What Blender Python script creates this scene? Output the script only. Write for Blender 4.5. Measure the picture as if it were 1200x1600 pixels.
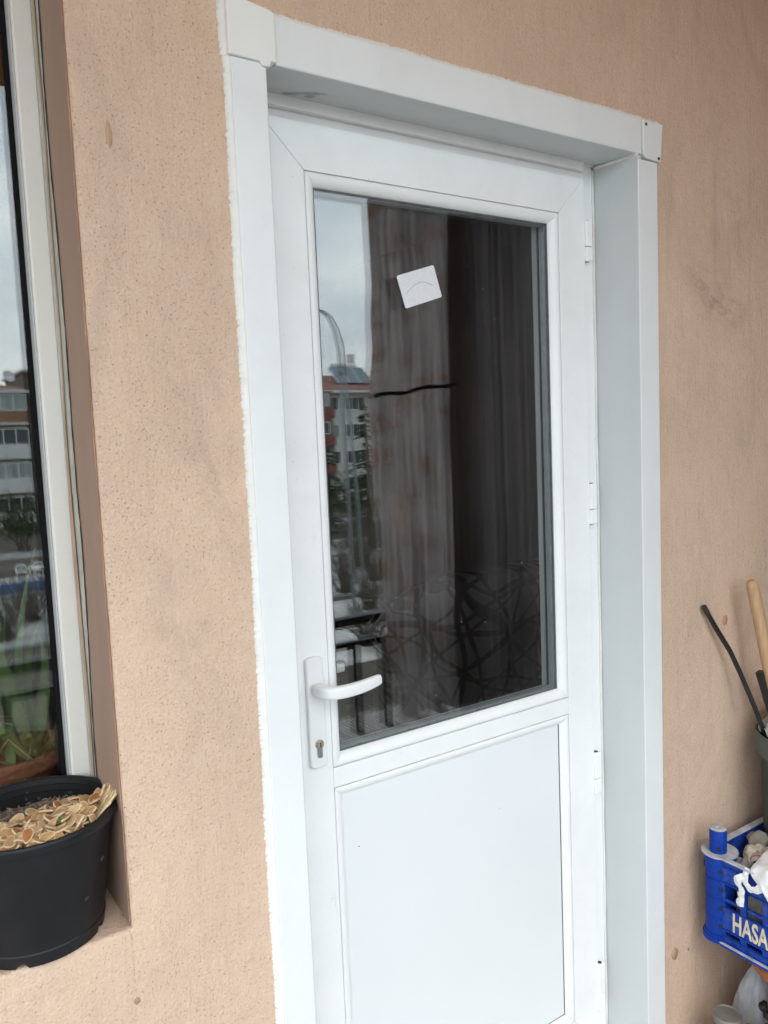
import bpy, bmesh, math, random
from mathutils import Vector, Matrix, Euler, noise as mnoise

for o in list(bpy.data.objects):
    bpy.data.objects.remove(o, do_unlink=True)
SC = bpy.context.scene
COL = SC.collection
RND = random.Random(11)

# ------------------------------------------------------------------ camera
cam_d = bpy.data.cameras.new('camera')
cam = bpy.data.objects.new('camera', cam_d)
COL.objects.link(cam)
_f = Vector((0.54819893, 0.83125483, -0.09215931))
_r = Vector((0.83195107, -0.55328039, -0.04169197))
_u = Vector((0.08564659, 0.05381654, 0.99487107))
cam.matrix_world = Matrix(((_r.x, _u.x, -_f.x, -0.53985), (_r.y, _u.y, -_f.y, -1.19518),
                           (_r.z, _u.z, -_f.z, 1.61612), (0, 0, 0, 1)))
cam_d.sensor_fit = 'VERTICAL'
cam_d.sensor_height = 24.0
cam_d.lens = 1249.85 / 1600 * 24.0
cam_d.clip_start = 0.02
cam_d.clip_end = 2000
SC.camera = cam

# ------------------------------------------------------------------ world, sun, exposure
SUN_EL, SUN_AZ = math.radians(58), math.radians(205)      # azimuth clockwise from +Y
W = bpy.data.worlds.new('World')
SC.world = W
W.use_nodes = True
nt = W.node_tree
bg = nt.nodes['Background']
sky = nt.nodes.new('ShaderNodeTexSky')
sky.sky_type = 'NISHITA'
sky.sun_disc = False
sky.sun_elevation = SUN_EL
sky.sun_rotation = SUN_AZ
sky.air_density = 1.3
sky.dust_density = 2.5
tc = nt.nodes.new('ShaderNodeTexCoord')
mp = nt.nodes.new('ShaderNodeMapping')
mp.inputs['Scale'].default_value = (1.6, 1.6, 5.5)
nz = nt.nodes.new('ShaderNodeTexNoise')
nz.inputs['Scale'].default_value = 2.2
nz.inputs['Detail'].default_value = 7
nz.inputs['Roughness'].default_value = 0.55
rp = nt.nodes.new('ShaderNodeValToRGB')
rp.color_ramp.elements[0].position = 0.32
rp.color_ramp.elements[0].color = (5.2, 6.15, 6.9, 1)
rp.color_ramp.elements[1].position = 0.68
rp.color_ramp.elements[1].color = (9.5, 10.1, 10.2, 1)
mx = nt.nodes.new('ShaderNodeMix')
mx.data_type = 'RGBA'
mx.inputs['Factor'].default_value = 0.82
nt.links.new(tc.outputs['Generated'], mp.inputs['Vector'])
nt.links.new(mp.outputs['Vector'], nz.inputs['Vector'])
nt.links.new(nz.outputs['Fac'], rp.inputs['Fac'])
nt.links.new(sky.outputs['Color'], mx.inputs['A'])
nt.links.new(rp.outputs['Color'], mx.inputs['B'])
nt.links.new(mx.outputs['Result'], bg.inputs['Color'])
bg.inputs['Strength'].default_value = 0.10

sun_d = bpy.data.lights.new('sun', 'SUN')
sun_d.energy = 0.5
sun_d.angle = math.radians(35)
sun_d.color = (1.0, 0.95, 0.88)
sun = bpy.data.objects.new('sun', sun_d)
COL.objects.link(sun)
_sd = Vector((math.sin(SUN_AZ) * math.cos(SUN_EL), math.cos(SUN_AZ) * math.cos(SUN_EL), math.sin(SUN_EL)))
sun.rotation_euler = _sd.to_track_quat('Z', 'Y').to_euler()
sun.location = (0, -6, 8)

SC.view_settings.view_transform = 'Standard'
SC.view_settings.look = 'None'
SC.view_settings.gamma = 1
SC.view_settings.use_curve_mapping = False
SC.view_settings.exposure = 1.98
SC.render.engine = 'CYCLES'
SC.cycles.max_bounces = 10
SC.cycles.diffuse_bounces = 5
SC.cycles.glossy_bounces = 6
SC.cycles.transparent_max_bounces = 24
SC.cycles.use_denoising = True
SC.cycles.sample_clamp_indirect = 6


# ------------------------------------------------------------------ materials
def new_mat(name):
    m = bpy.data.materials.new(name)
    m.use_nodes = True
    return m, m.node_tree, m.node_tree.nodes['Principled BSDF']


def obj_coord(t, scale=(1, 1, 1)):
    c = t.nodes.new('ShaderNodeTexCoord')
    m = t.nodes.new('ShaderNodeMapping')
    m.inputs['Scale'].default_value = scale
    t.links.new(c.outputs['Object'], m.inputs['Vector'])
    return m.outputs['Vector']


def n_noise(t, vec, scale, detail=4, rough=.55, dist=0):
    n = t.nodes.new('ShaderNodeTexNoise')
    n.inputs['Scale'].default_value = scale
    n.inputs['Detail'].default_value = detail
    n.inputs['Roughness'].default_value = rough
    n.inputs['Distortion'].default_value = dist
    t.links.new(vec, n.inputs['Vector'])
    return n.outputs['Fac']


def n_ramp(t, fac, p0, p1, c0=(0, 0, 0, 1), c1=(1, 1, 1, 1)):
    r = t.nodes.new('ShaderNodeValToRGB')
    r.color_ramp.elements[0].position = p0
    r.color_ramp.elements[1].position = p1
    r.color_ramp.elements[0].color = c0
    r.color_ramp.elements[1].color = c1
    t.links.new(fac, r.inputs['Fac'])
    return r.outputs['Color']


def n_mix(t, fac, a, b, blend='MIX'):
    m = t.nodes.new('ShaderNodeMix')
    m.data_type = 'RGBA'
    m.blend_type = blend
    for key, v in (('Factor', fac), ('A', a), ('B', b)):
        if isinstance(v, (int, float)):
            m.inputs[key].default_value = v
        elif isinstance(v, tuple):
            m.inputs[key].default_value = (*v[:3], 1)
        else:
            t.links.new(v, m.inputs[key])
    return m.outputs['Result']


def n_math(t, op, a, b=0.0):
    m = t.nodes.new('ShaderNodeMath')
    m.operation = op
    for i, v in enumerate((a, b)):
        if isinstance(v, (int, float)):
            m.inputs[i].default_value = v
        else:
            t.links.new(v, m.inputs[i])
    return m.outputs[0]


def n_bump(t, height, strength, dist, prev=None):
    b = t.nodes.new('ShaderNodeBump')
    b.inputs['Strength'].default_value = strength
    b.inputs['Distance'].default_value = dist
    t.links.new(height, b.inputs['Height'])
    if prev is not None:
        t.links.new(prev, b.inputs['Normal'])
    return b.outputs['Normal']


def simple(name, color, rough=.6, var=.12, scale=8, bump=.0, bscale=60, metal=0, spec=.5, detail=5, stretch=(1, 1, 1)):
    m, t, b = new_mat(name)
    v = obj_coord(t, stretch)
    f = n_noise(t, v, scale, detail)
    lo = tuple(max(0, c * (1 - var)) for c in color)
    hi = tuple(min(1, c * (1 + var)) for c in color)
    c = n_ramp(t, f, .3, .7, (*lo, 1), (*hi, 1))
    t.links.new(c, b.inputs['Base Color'])
    b.inputs['Roughness'].default_value = rough
    b.inputs['Metallic'].default_value = metal
    b.inputs['Specular IOR Level'].default_value = spec
    if bump:
        t.links.new(n_bump(t, n_noise(t, v, bscale, 6), 1.0, bump), b.inputs['Normal'])
    return m


def stucco(name, base, streak=0.5):
    m, t, b = new_mat(name)
    v = obj_coord(t)
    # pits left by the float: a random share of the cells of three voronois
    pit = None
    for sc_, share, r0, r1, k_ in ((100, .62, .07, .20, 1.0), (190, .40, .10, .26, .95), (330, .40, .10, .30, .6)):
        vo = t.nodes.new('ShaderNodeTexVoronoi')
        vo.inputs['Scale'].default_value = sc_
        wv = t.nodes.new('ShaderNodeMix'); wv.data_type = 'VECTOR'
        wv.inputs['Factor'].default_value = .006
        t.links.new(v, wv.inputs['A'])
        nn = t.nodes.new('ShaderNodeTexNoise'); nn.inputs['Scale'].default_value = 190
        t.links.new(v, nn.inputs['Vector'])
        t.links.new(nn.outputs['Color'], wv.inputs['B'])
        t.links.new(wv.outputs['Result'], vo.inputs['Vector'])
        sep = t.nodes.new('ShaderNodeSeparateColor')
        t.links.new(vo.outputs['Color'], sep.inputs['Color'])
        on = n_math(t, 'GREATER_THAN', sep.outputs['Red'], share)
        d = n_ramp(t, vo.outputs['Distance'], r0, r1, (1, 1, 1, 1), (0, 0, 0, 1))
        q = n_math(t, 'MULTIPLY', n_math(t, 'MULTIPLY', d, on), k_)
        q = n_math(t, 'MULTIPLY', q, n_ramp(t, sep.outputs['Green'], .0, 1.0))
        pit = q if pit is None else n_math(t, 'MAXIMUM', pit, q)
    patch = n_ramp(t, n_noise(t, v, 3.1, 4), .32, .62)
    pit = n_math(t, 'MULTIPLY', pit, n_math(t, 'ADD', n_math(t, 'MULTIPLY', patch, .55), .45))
    big = n_noise(t, obj_coord(t, (1, 1, .55)), 2.6, 6, .6, .6)
    c = n_mix(t, n_ramp(t, big, .35, .7), tuple(x * .90 for x in base), tuple(min(1, x * 1.06) for x in base))
    fine = n_noise(t, v, 42, 6, .65)
    c = n_mix(t, n_ramp(t, fine, .3, .75), c, n_mix(t, .16, c, (.82, .74, .64)))
    gr = n_noise(t, v, 210, 4, .7)
    c = n_mix(t, n_math(t, 'MULTIPLY', n_ramp(t, gr, .40, .72), .34), c, tuple(x * k for x, k in zip(base, (.70, .64, .58))))
    # grey rubbed dirt in slanted smears
    sm = n_noise(t, obj_coord(t, (1.7, 1, .5)), 3.4, 8, .62, 1.6)
    smf = n_math(t, 'MULTIPLY', n_ramp(t, sm, .54, .80), .55)
    c = n_mix(t, smf, c, tuple(x * k for x, k in zip(base, (.62, .67, .74))))
    dr = n_noise(t, obj_coord(t, (30, 30, 1.1)), 1.0, 5, .65)
    c = n_mix(t, n_math(t, 'MULTIPLY', n_ramp(t, dr, .56, .8), .26), c, tuple(x * .60 for x in base))
    # rubbed patches: (x, z, turn, stretch across, reach, noise scale, strength, colour)
    for (px_, pz_, rot_, sz_, reach, nsc, st_, col_) in ((1.255, 1.925, -22, 2.3, .17, 13, .70, (.30, .205, .165)), (-.065, 1.60, -68, 3.4, .30, 7, .42, (.34, .26, .20)),
                                                         (-.13, 1.33, -75, 3.0, .22, 9, .36, (.36, .28, .22)), (1.33, 2.12, 30, 1.6, .22, 8, .35, (.32, .22, .17)), (1.16, 1.20, 80, 3.0, .30, 8, .30, (.40, .30, .24))):
        vm = t.nodes.new('ShaderNodeVectorMath'); vm.operation = 'SUBTRACT'
        t.links.new(v, vm.inputs[0]); vm.inputs[1].default_value = (px_, 0.0, pz_)
        ro = t.nodes.new('ShaderNodeMapping'); ro.inputs['Rotation'].default_value = (0, math.radians(rot_), 0)
        t.links.new(vm.outputs[0], ro.inputs['Vector'])
        mp2 = t.nodes.new('ShaderNodeMapping'); mp2.inputs['Scale'].default_value = (1, 0, sz_)
        t.links.new(ro.outputs['Vector'], mp2.inputs['Vector'])
        ln = t.nodes.new('ShaderNodeVectorMath'); ln.operation = 'LENGTH'
        t.links.new(mp2.outputs['Vector'], ln.inputs[0])
        near = n_ramp(t, ln.outputs['Value'], .03, reach, (1, 1, 1, 1), (0, 0, 0, 1))
        sc2 = n_ramp(t, n_noise(t, mp2.outputs['Vector'], nsc, 7, .68, 1.0), .42, .66)
        c = n_mix(t, n_math(t, 'MULTIPLY', n_math(t, 'MULTIPLY', near, sc2), st_), c, col_)
    c = n_mix(t, n_math(t, 'MULTIPLY', pit, .72), c, (.17, .11, .08))  # pit hollows darkened in the colour, since the relief alone shows little shade
    t.links.new(c, b.inputs['Base Color'])
    b.inputs['Roughness'].default_value = .93
    b.inputs['Specular IOR Level'].default_value = .18
    drag = n_noise(t, obj_coord(t, (150, 150, 14)), 1.0, 4, .6)
    n1 = n_bump(t, n_noise(t, v, 24, 6, .6), .8, .007)
    n2 = n_bump(t, drag, .8 * streak, .005, n1)
    n3 = n_bump(t, n_noise(t, v, 230, 4, .65), .9, .0028, n2)
    inv = n_math(t, 'SUBTRACT', 1.0, pit)
    n4 = n_bump(t, inv, 1.0, .0022, n3)
    t.links.new(n4, b.inputs['Normal'])
    return m


def pvc(name, base, rough=.36, dirt=.10):
    m, t, b = new_mat(name)
    v = obj_coord(t)
    f = n_noise(t, v, 5.0, 7, .62, .8)
    c = n_mix(t, n_math(t, 'MULTIPLY', n_ramp(t, f, .42, .78), dirt * 2.2), base, tuple(x * k for x, k in zip(base, (.80, .79, .78))))
    g = n_noise(t, obj_coord(t, (1, 1, .25)), 26, 6, .7, 1.2)
    c = n_mix(t, n_math(t, 'MULTIPLY', n_ramp(t, g, .64, .74), dirt * 1.6), c, tuple(x * .62 for x in base))
    sp = n_noise(t, v, 190, 2, .5)
    c = n_mix(t, n_math(t, 'MULTIPLY', n_ramp(t, sp, .735, .76), .32), c, (.30, .27, .24))
    t.links.new(c, b.inputs['Base Color'])
    r = n_ramp(t, f, .3, .75, (rough * .85,) * 3 + (1,), (min(1, rough * 1.45),) * 3 + (1,))
    t.links.new(r, b.inputs['Roughness'])
    b.inputs['Specular IOR Level'].default_value = .42
    t.links.new(n_bump(t, n_noise(t, v, 9, 3), .25, .0012), b.inputs['Normal'])
    return m


def glass(name, tint=(.955, .965, .96), f0=.062):
    m = bpy.data.materials.new(name)
    m.use_nodes = True
    t = m.node_tree
    t.nodes.remove(t.nodes['Principled BSDF'])
    out = t.nodes['Material Output']
    lw = t.nodes.new('ShaderNodeLayerWeight')
    lw.inputs['Blend'].default_value = .5
    p5 = n_math(t, 'POWER', lw.outputs['Facing'], 5.0)
    fr = n_math(t, 'ADD', n_math(t, 'MULTIPLY', p5, 1 - f0), f0)
    tr = t.nodes.new('ShaderNodeBsdfTransparent')
    tr.inputs['Color'].default_value = (*tint, 1)
    gl = t.nodes.new('ShaderNodeBsdfGlossy')
    gl.inputs['Roughness'].default_value = 0.0
    gl.inputs['Color'].default_value = (1, 1, 1, 1)
    ms = t.nodes.new('ShaderNodeMixShader')
    t.links.new(fr, ms.inputs['Fac'])
    t.links.new(tr.outputs[0], ms.inputs[1])
    t.links.new(gl.outputs[0], ms.inputs[2])
    t.links.new(ms.outputs[0], out.inputs['Surface'])
    return m


def cloth(name, color, trans, stains=None):
    m = bpy.data.materials.new(name)
    m.use_nodes = True
    t = m.node_tree
    b = t.nodes['Principled BSDF']
    out = t.nodes['Material Output']
    v = obj_coord(t)
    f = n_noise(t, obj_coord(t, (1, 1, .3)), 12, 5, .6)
    c = n_mix(t, n_ramp(t, f, .36, .64), tuple(x * .80 for x in color), tuple(min(1, x * 1.06) for x in color))  # vertical streaks in the colour stand in for fold shading
    if stains:
        s = n_noise(t, obj_coord(t, (1, 1, .8)), 9.5, 7, .66, .5)
        c = n_mix(t, n_math(t, 'MULTIPLY', n_ramp(t, s, .53, .62), .8), c, stains)
    t.links.new(c, b.inputs['Base Color'])
    b.inputs['Roughness'].default_value = .95
    b.inputs['Specular IOR Level'].default_value = .1
    tl = t.nodes.new('ShaderNodeBsdfTranslucent')
    t.links.new(c, tl.inputs['Color'])
    ms = t.nodes.new('ShaderNodeMixShader')
    ms.inputs['Fac'].default_value = trans
    t.links.new(b.outputs[0], ms.inputs[1])
    t.links.new(tl.outputs[0], ms.inputs[2])
    t.links.new(ms.outputs[0], out.inputs['Surface'])
    t.links.new(n_bump(t, n_noise(t, v, 500, 2), .3, .0006), b.inputs['Normal'])
    return m


WALLC = (.71, .508, .374)
M = {}
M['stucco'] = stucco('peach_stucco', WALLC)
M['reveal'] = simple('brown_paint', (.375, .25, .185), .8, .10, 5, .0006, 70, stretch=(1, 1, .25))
M['pvc'] = pvc('white_pvc', (.86, .865, .86), .36, .17)
M['bead'] = pvc('white_bead', (.85, .855, .85), .33, .12)
M['casing'] = pvc('white_casing', (.76, .775, .772), .42, .16)
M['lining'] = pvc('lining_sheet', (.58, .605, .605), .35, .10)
M['block'] = pvc('cream_block', (.79, .79, .755), .5, .10)
M['panel'] = simple('white_panel', (.77, .79, .793), .30, .012, 3)
M['paint'] = simple('sealant', (.76, .745, .71), .75, .05, 30, .001, 90)
M['gasket'] = simple('rubber', (.010, .010, .011), .9, .2, 30, spec=.1)
M['greygasket'] = simple('grey_rubber', (.11, .12, .125), .5, .2, 30)
M['spacer'] = simple('spacer_alu', (.50, .53, .54), .35, .1, 60, metal=.5)
M['glass'] = glass('clear_glass')
M['handle'] = simple('handle_white', (.80, .80, .795), .30, .03, 20)
M['steel'] = simple('nickel', (.42, .42, .42), .35, .15, 90, metal=.9)
M['brass'] = simple('brass', (.55, .45, .34), .4, .2, 120, metal=.8)
M['black'] = simple('blackness', (.01, .01, .01), .7, .1)
M['screw'] = simple('screw_dark', (.05, .05, .05), .5, .2, metal=.4)
M['winframe'] = pvc('window_pvc', (.77, .755, .70), .5, .08)
M['caulk'] = simple('cement_caulk', (.46, .435, .375), .9, .15, 30, .0008, 60)
M['pot'] = simple('black_plastic', (.0065, .0068, .0078), .5, .4, 14, .0004, 40, spec=.35)
M['soil'] = simple('dry_soil', (.17, .125, .095), 1, .5, 90, .006, 130)
M['fibre'] = simple('dry_fibre', (.25, .195, .15), .9, .35, 60)
M['seed_a'] = simple('seed_cream', (.56, .375, .20), .65, .22, 130, .0003, 300)
M['seed_b'] = simple('seed_tan', (.46, .275, .125), .65, .25, 130, .0003, 300)
M['seed_c'] = simple('seed_brown', (.36, .155, .052), .6, .25, 130, .0003, 300)
M['seed_rim'] = simple('seed_edge', (.70, .53, .32), .6, .12, 130)
M['sprout'] = simple('sprout_green', (.06, .19, .025), .5, .3, 60)
M['ceiling'] = simple('ceiling_paint', (.78, .33, .07), .9, .06, 3, .001, 40)
M['tile'] = simple('floor_tile', (.38, .385, .40), .5, .15, 4)
M['rib_tile'] = simple('ribbed_tile', (.46, .46, .45), .7, .15, 7)
M['iron'] = simple('black_iron', (.012, .012, .014), .38, .2, 30)
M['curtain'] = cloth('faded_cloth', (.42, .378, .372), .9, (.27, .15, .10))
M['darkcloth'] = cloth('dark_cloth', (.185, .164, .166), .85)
M['strap'] = simple('strap_black', (.015, .014, .014), .9, .2)
M['wire'] = simple('wire_pale', (.55, .55, .53), .6, .1)
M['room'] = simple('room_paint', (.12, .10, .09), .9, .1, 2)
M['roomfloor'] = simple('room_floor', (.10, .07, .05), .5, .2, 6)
M['terracotta'] = simple('terracotta', (.35, .115, .06), .85, .15, 12, .001, 60)
M['leaf'] = simple('plant_leaf', (.085, .155, .035), .45, .35, 20)
M['drystem'] = simple('dry_stem', (.42, .33, .20), .8, .2, 40)
M['stone_a'] = simple('pumice', (.52, .46, .37), .95, .18, 60, .004, 120)
M['stone_b'] = simple('grey_stone', (.26, .255, .25), .9, .22, 30, .002, 90)
M['stone_c'] = simple('brown_grey_stone', (.24, .215, .19), .9, .22, 30, .002, 90)
M['plasticbag'] = simple('white_bag', (.74, .74, .73), .5, .06, 30)
M['greybag'] = simple('grey_bag', (.36, .375, .39), .5, .12, 30)
M['green'] = simple('green_bucket', (.026, .040, .037), .45, .2, 12)
M['rimgrey'] = simple('bucket_lip', (.065, .088, .078), .45, .2, 12)
M['wood'] = simple('beech_handle', (.48, .30, .165), .6, .18, 16, .0003, 60, stretch=(8, 8, .6))
M['rust'] = simple('rust', (.16, .055, .03), .8, .3, 40)
M['orange'] = simple('orange_plastic', (.30, .085, .022), .5, .15, 9)
M['lid'] = simple('tin_lid', (.19, .19, .17), .5, .2, 30, .0008, 60, metal=.2)
M['jar'] = simple('jar_brown', (.14, .09, .06), .3, .3, 30)
M['copper'] = simple('copper_tone', (.40, .13, .06), .6, .2, 30)


def crate_mat():
    m, t, b = new_mat('blue_crate')
    v = obj_coord(t)
    f = n_noise(t, v, 14, 6, .6)
    c = n_mix(t, n_ramp(t, f, .3, .7), (.002, .030, .24), (.003, .043, .32))
    geo = t.nodes.new('ShaderNodeNewGeometry')
    e = n_ramp(t, geo.outputs['Pointiness'], .56, .66)
    d = n_math(t, 'MULTIPLY', e, n_ramp(t, n_noise(t, v, 60, 4), .42, .6))
    c = n_mix(t, n_math(t, 'MULTIPLY', d, .12), c, (.28, .33, .48))
    t.links.new(c, b.inputs['Base Color'])
    b.inputs['Roughness'].default_value = .45
    b.inputs['Specular IOR Level'].default_value = .2
    return m


M['crate'] = crate_mat()
M['crate_worn'] = simple('crate_worn_edge', (.42, .43, .45), .8, .3, 40, .0006, 90)
M['letter'] = simple('letter_cream', (.62, .54, .36), .7, .25, 60)


def sticker_mat():
    m, t, b = new_mat('sticker_paper')
    v = obj_coord(t)
    w = t.nodes.new('ShaderNodeTexNoise')
    w.inputs['Scale'].default_value = 55
    w.inputs['Detail'].default_value = 5
    w.inputs['Distortion'].default_value = 2.5
    t.links.new(v, w.inputs['Vector'])
    k = n_math(t, 'ABSOLUTE', n_math(t, 'SUBTRACT', w.outputs['Fac'], .5))
    line = n_ramp(t, k, .0, .025, (1, 1, 1, 1), (0, 0, 0, 1))
    c = n_mix(t, n_math(t, 'MULTIPLY', line, .35), (.74, .75, .78), (.38, .40, .44))
    t.links.new(c, b.inputs['Base Color'])
    b.inputs['Roughness'].default_value = .8
    t.links.new(n_bump(t, w.outputs['Fac'], .4, .001), b.inputs['Normal'])
    return m


M['sticker'] = sticker_mat()


def sofa_mat():
    m, t, b = new_mat('line_print_cover')
    v = obj_coord(t)
    line = None
    for i, (ang, per) in enumerate(((.35, .13), (1.25, .12), (2.15, .13), (2.8, .16), (.8, .17), (1.75, .19))):
        mpn = t.nodes.new('ShaderNodeMapping')
        mpn.inputs['Rotation'].default_value = (0, ang, 0)
        mpn.inputs['Location'].default_value = (i * .31, 0, 0)
        t.links.new(v, mpn.inputs['Vector'])
        wv = t.nodes.new('ShaderNodeTexWave')
        wv.inputs['Scale'].default_value = .314 / per
        wv.inputs['Distortion'].default_value = 7
        wv.inputs['Detail'].default_value = 1
        wv.inputs['Detail Scale'].default_value = 1.1
        t.links.new(mpn.outputs['Vector'], wv.inputs['Vector'])
        l = n_ramp(t, wv.outputs['Fac'], .96, .985)
        line = l if line is None else n_math(t, 'MAXIMUM', line, l)
    c = n_mix(t, line, (.13, .122, .12), (.003, .003, .003))
    t.links.new(c, b.inputs['Base Color'])
    b.inputs['Roughness'].default_value = .9
    return m


M['sofa'] = sofa_mat()
# far things
M['asphalt'] = simple('asphalt', (.26, .265, .26), .9, .25, .6)
M['ground'] = simple('winter_ground', (.085, .075, .06), 1, .5, .35, .03, 2, detail=8)
M['pavement'] = simple('pavement', (.36, .37, .36), .9, .25, .7)
M['kerb'] = simple('kerb_stone', (.42, .41, .40), .9, .2, 2)
M['concrete'] = simple('pale_concrete', (.48, .48, .47), .95, .35, 1.2, detail=8)
M['snow'] = simple('pale_gravel', (.34, .34, .34), .95, .4, 1.4)
M['blue_wall'] = simple('blue_paint', (.06, .14, .33), .7, .2, 2)
M['b_white'] = simple('facade_white', (.62, .61, .58), .9, .08, 1)
M['b_cream'] = simple('facade_cream', (.45, .40, .31), .9, .1, 1)
M['b_grey'] = simple('facade_grey', (.20, .17, .15), .9, .12, 1)
M['b_red'] = simple('facade_red', (.24, .085, .075), .9, .12, 1)
M['b_orange'] = simple('facade_orange', (.27, .15, .09), .9, .12, 1)
M['b_slab'] = simple('slab_white', (.66, .66, .65), .9, .06, 1)
M['b_glass'] = simple('far_glass', (.035, .045, .05), .12, .4, .6)
M['b_curtain'] = simple('net_curtain', (.32, .36, .34), .8, .35, 1.2, stretch=(3, 3, .2))
M['b_frame'] = simple('far_frame', (.66, .67, .67), .6, .06, 1)
M['rooftile'] = simple('roof_tile', (.21, .10, .078), .85, .22, 2, .03, 6)
M['solar'] = simple('solar_panel', (.16, .20, .24), .2, .2, 2)
M['tank'] = simple('tank_white', (.7, .71, .72), .4, .05, 2)
M['bark'] = simple('bark', (.075, .06, .048), .95, .3, 6)
M['twig'] = simple('twig', (.10, .085, .07), .95, .3, 6)
M['conifer'] = simple('conifer_green', (.032, .055, .025), .8, .4, 2)
M['evergreen'] = simple('shrub_green', (.05, .085, .03), .7, .45, 3)
M['lamp_metal'] = simple('galvanised', (.22, .25, .25), .5, .12, 4, metal=.3)
M['chair_white'] = simple('chair_plastic', (.78, .78, .78), .4, .05, 5)


# ------------------------------------------------------------------ object helpers
def tag(o, label=None, cat=None, group=None, kind=None):
    if label: o['label'] = label
    if cat: o['category'] = cat
    if group: o['group'] = group
    if kind: o['kind'] = kind
    return o


def empty(name, loc, label=None, cat=None, group=None):
    o = bpy.data.objects.new(name, None)
    o.empty_display_size = .05
    o.location = loc
    COL.objects.link(o)
    o['_root'] = tuple(loc)
    return tag(o, label, cat, group)


def put(o, parent):
    """parent an object whose coordinates are world coordinates"""
    if parent is not None:
        o.parent = parent
        o.matrix_parent_inverse = Matrix.Translation(-Vector(parent.location))
    return o


class MB:
    def __init__(s):
        s.v = []; s.f = []; s.m = []

    def add(s, vs, fs, mi=0):
        k = len(s.v)
        s.v += [tuple(p) for p in vs]
        s.f += [tuple(i + k for i in f) for f in fs]
        s.m += [mi] * len(fs)
        return s

    def box(s, x0, x1, y0, y1, z0, z1, mi=0):
        v = [(x, y, z) for x in (x0, x1) for y in (y0, y1) for z in (z0, z1)]
        return s.add(v, [(0, 1, 3, 2), (4, 6, 7, 5), (0, 4, 5, 1), (2, 3, 7, 6), (0, 2, 6, 4), (1, 5, 7, 3)], mi)

    def prism_xz(s, poly, y0, y1, mi=0):
        n = len(poly)
        v = [(x, y0, z) for x, z in poly] + [(x, y1, z) for x, z in poly]
        f = [tuple(range(n)), tuple(range(2 * n - 1, n - 1, -1))]
        f += [(i, i + n, (i + 1) % n + n, (i + 1) % n) for i in range(n)]
        return s.add(v, f, mi)

    def tube(s, pts, rad, n=8, mi=0, caps=True):
        pts = [Vector(p) for p in pts]
        rads = rad if isinstance(rad, (list, tuple)) else [rad] * len(pts)
        vs, fs = [], []
        up = None
        for i, p in enumerate(pts):
            d = (pts[min(i + 1, len(pts) - 1)] - pts[max(i - 1, 0)]).normalized()
            if up is None:
                up = d.orthogonal().normalized()
            up = (up - d * up.dot(d)).normalized()
            w = d.cross(up)
            for k in range(n):
                a = 2 * math.pi * k / n
                vs.append(p + (up * math.cos(a) + w * math.sin(a)) * rads[i])
        for i in range(len(pts) - 1):
            for k in range(n):
                fs.append((i * n + k, i * n + (k + 1) % n, (i + 1) * n + (k + 1) % n, (i + 1) * n + k))
        if caps:
            fs.append(tuple(range(n - 1, -1, -1)))
            fs.append(tuple((len(pts) - 1) * n + k for k in range(n)))
        return s.add(vs, fs, mi)

    def lathe(s, prof, c=(0, 0), n=40, mi=0, cap0=False, cap1=False, wob=None):
        vs, fs = [], []
        for (r, z) in prof:
            for k in range(n):
                a = 2 * math.pi * k / n
                rr = r * (1 + (wob(a, z) if wob else 0))
                vs.append((c[0] + rr * math.cos(a), c[1] + rr * math.sin(a), z))
        for i in range(len(prof) - 1):
            for k in range(n):
                fs.append((i * n + k, i * n + (k + 1) % n, (i + 1) * n + (k + 1) % n, (i + 1) * n + k))
        if cap0: fs.append(tuple(range(n - 1, -1, -1)))
        if cap1: fs.append(tuple((len(prof) - 1) * n + k for k in range(n)))
        return s.add(vs, fs, mi)

    def grid(s, fn, nu, nv, mi=0, close_u=False):
        vs = [fn(i / (nu - (0 if close_u else 1)), j / (nv - 1)) for j in range(nv) for i in range(nu)]
        fs = []
        for j in range(nv - 1):
            for i in range(nu if close_u else nu - 1):
                a = j * nu + i; b = j * nu + (i + 1) % nu
                fs.append((a, b, b + nu, a + nu))
        return s.add(vs, fs, mi)

    def mesh(s, name, mats, smooth=False):
        me = bpy.data.meshes.new(name)
        me.from_pydata(s.v, [], s.f)
        for m in (mats if isinstance(mats, (list, tuple)) else [mats]):
            me.materials.append(M[m] if isinstance(m, str) else m)
        me.polygons.foreach_set('material_index', s.m)
        if smooth:
            me.polygons.foreach_set('use_smooth', [True] * len(me.polygons))
        me.update()
        return me

    def build(s, name, mats, parent=None, bevel=0, smooth=False, fix=True, seg=2, auto=None):
        me = s.mesh(name, mats, smooth)
        if fix:
            bm = bmesh.new(); bm.from_mesh(me)
            bmesh.ops.recalc_face_normals(bm, faces=bm.faces)
            bm.to_mesh(me); bm.free()
        if auto is not None:
            me.polygons.foreach_set('use_smooth', [True] * len(me.polygons))
            me.set_sharp_from_angle(angle=math.radians(auto))
        o = bpy.data.objects.new(name, me)
        COL.objects.link(o)
        put(o, parent)
        if bevel:
            b = o.modifiers.new('bevel', 'BEVEL')
            b.width = bevel; b.segments = seg; b.limit_method = 'ANGLE'; b.angle_limit = math.radians(35)
            b.harden_normals = False
        return o


def inst(name, me, loc, parent=None, rot=(0, 0, 0), scale=(1, 1, 1)):
    o = bpy.data.objects.new(name, me)
    o.location = loc
    o.rotation_euler = rot
    o.scale = scale
    COL.objects.link(o)
    return put(o, parent)


def box(name, x0, x1, y0, y1, z0, z1, mat, parent=None, bevel=.001):
    return MB().box(x0, x1, y0, y1, z0, z1).build(name, mat, parent, bevel)


def nz3(x, y, z, s=1.0):
    return mnoise.noise(Vector((x * s, y * s, z * s)))


# =================================================================== THE BALCONY SHELL
WY = .010                     # front face of the stucco wall
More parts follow.
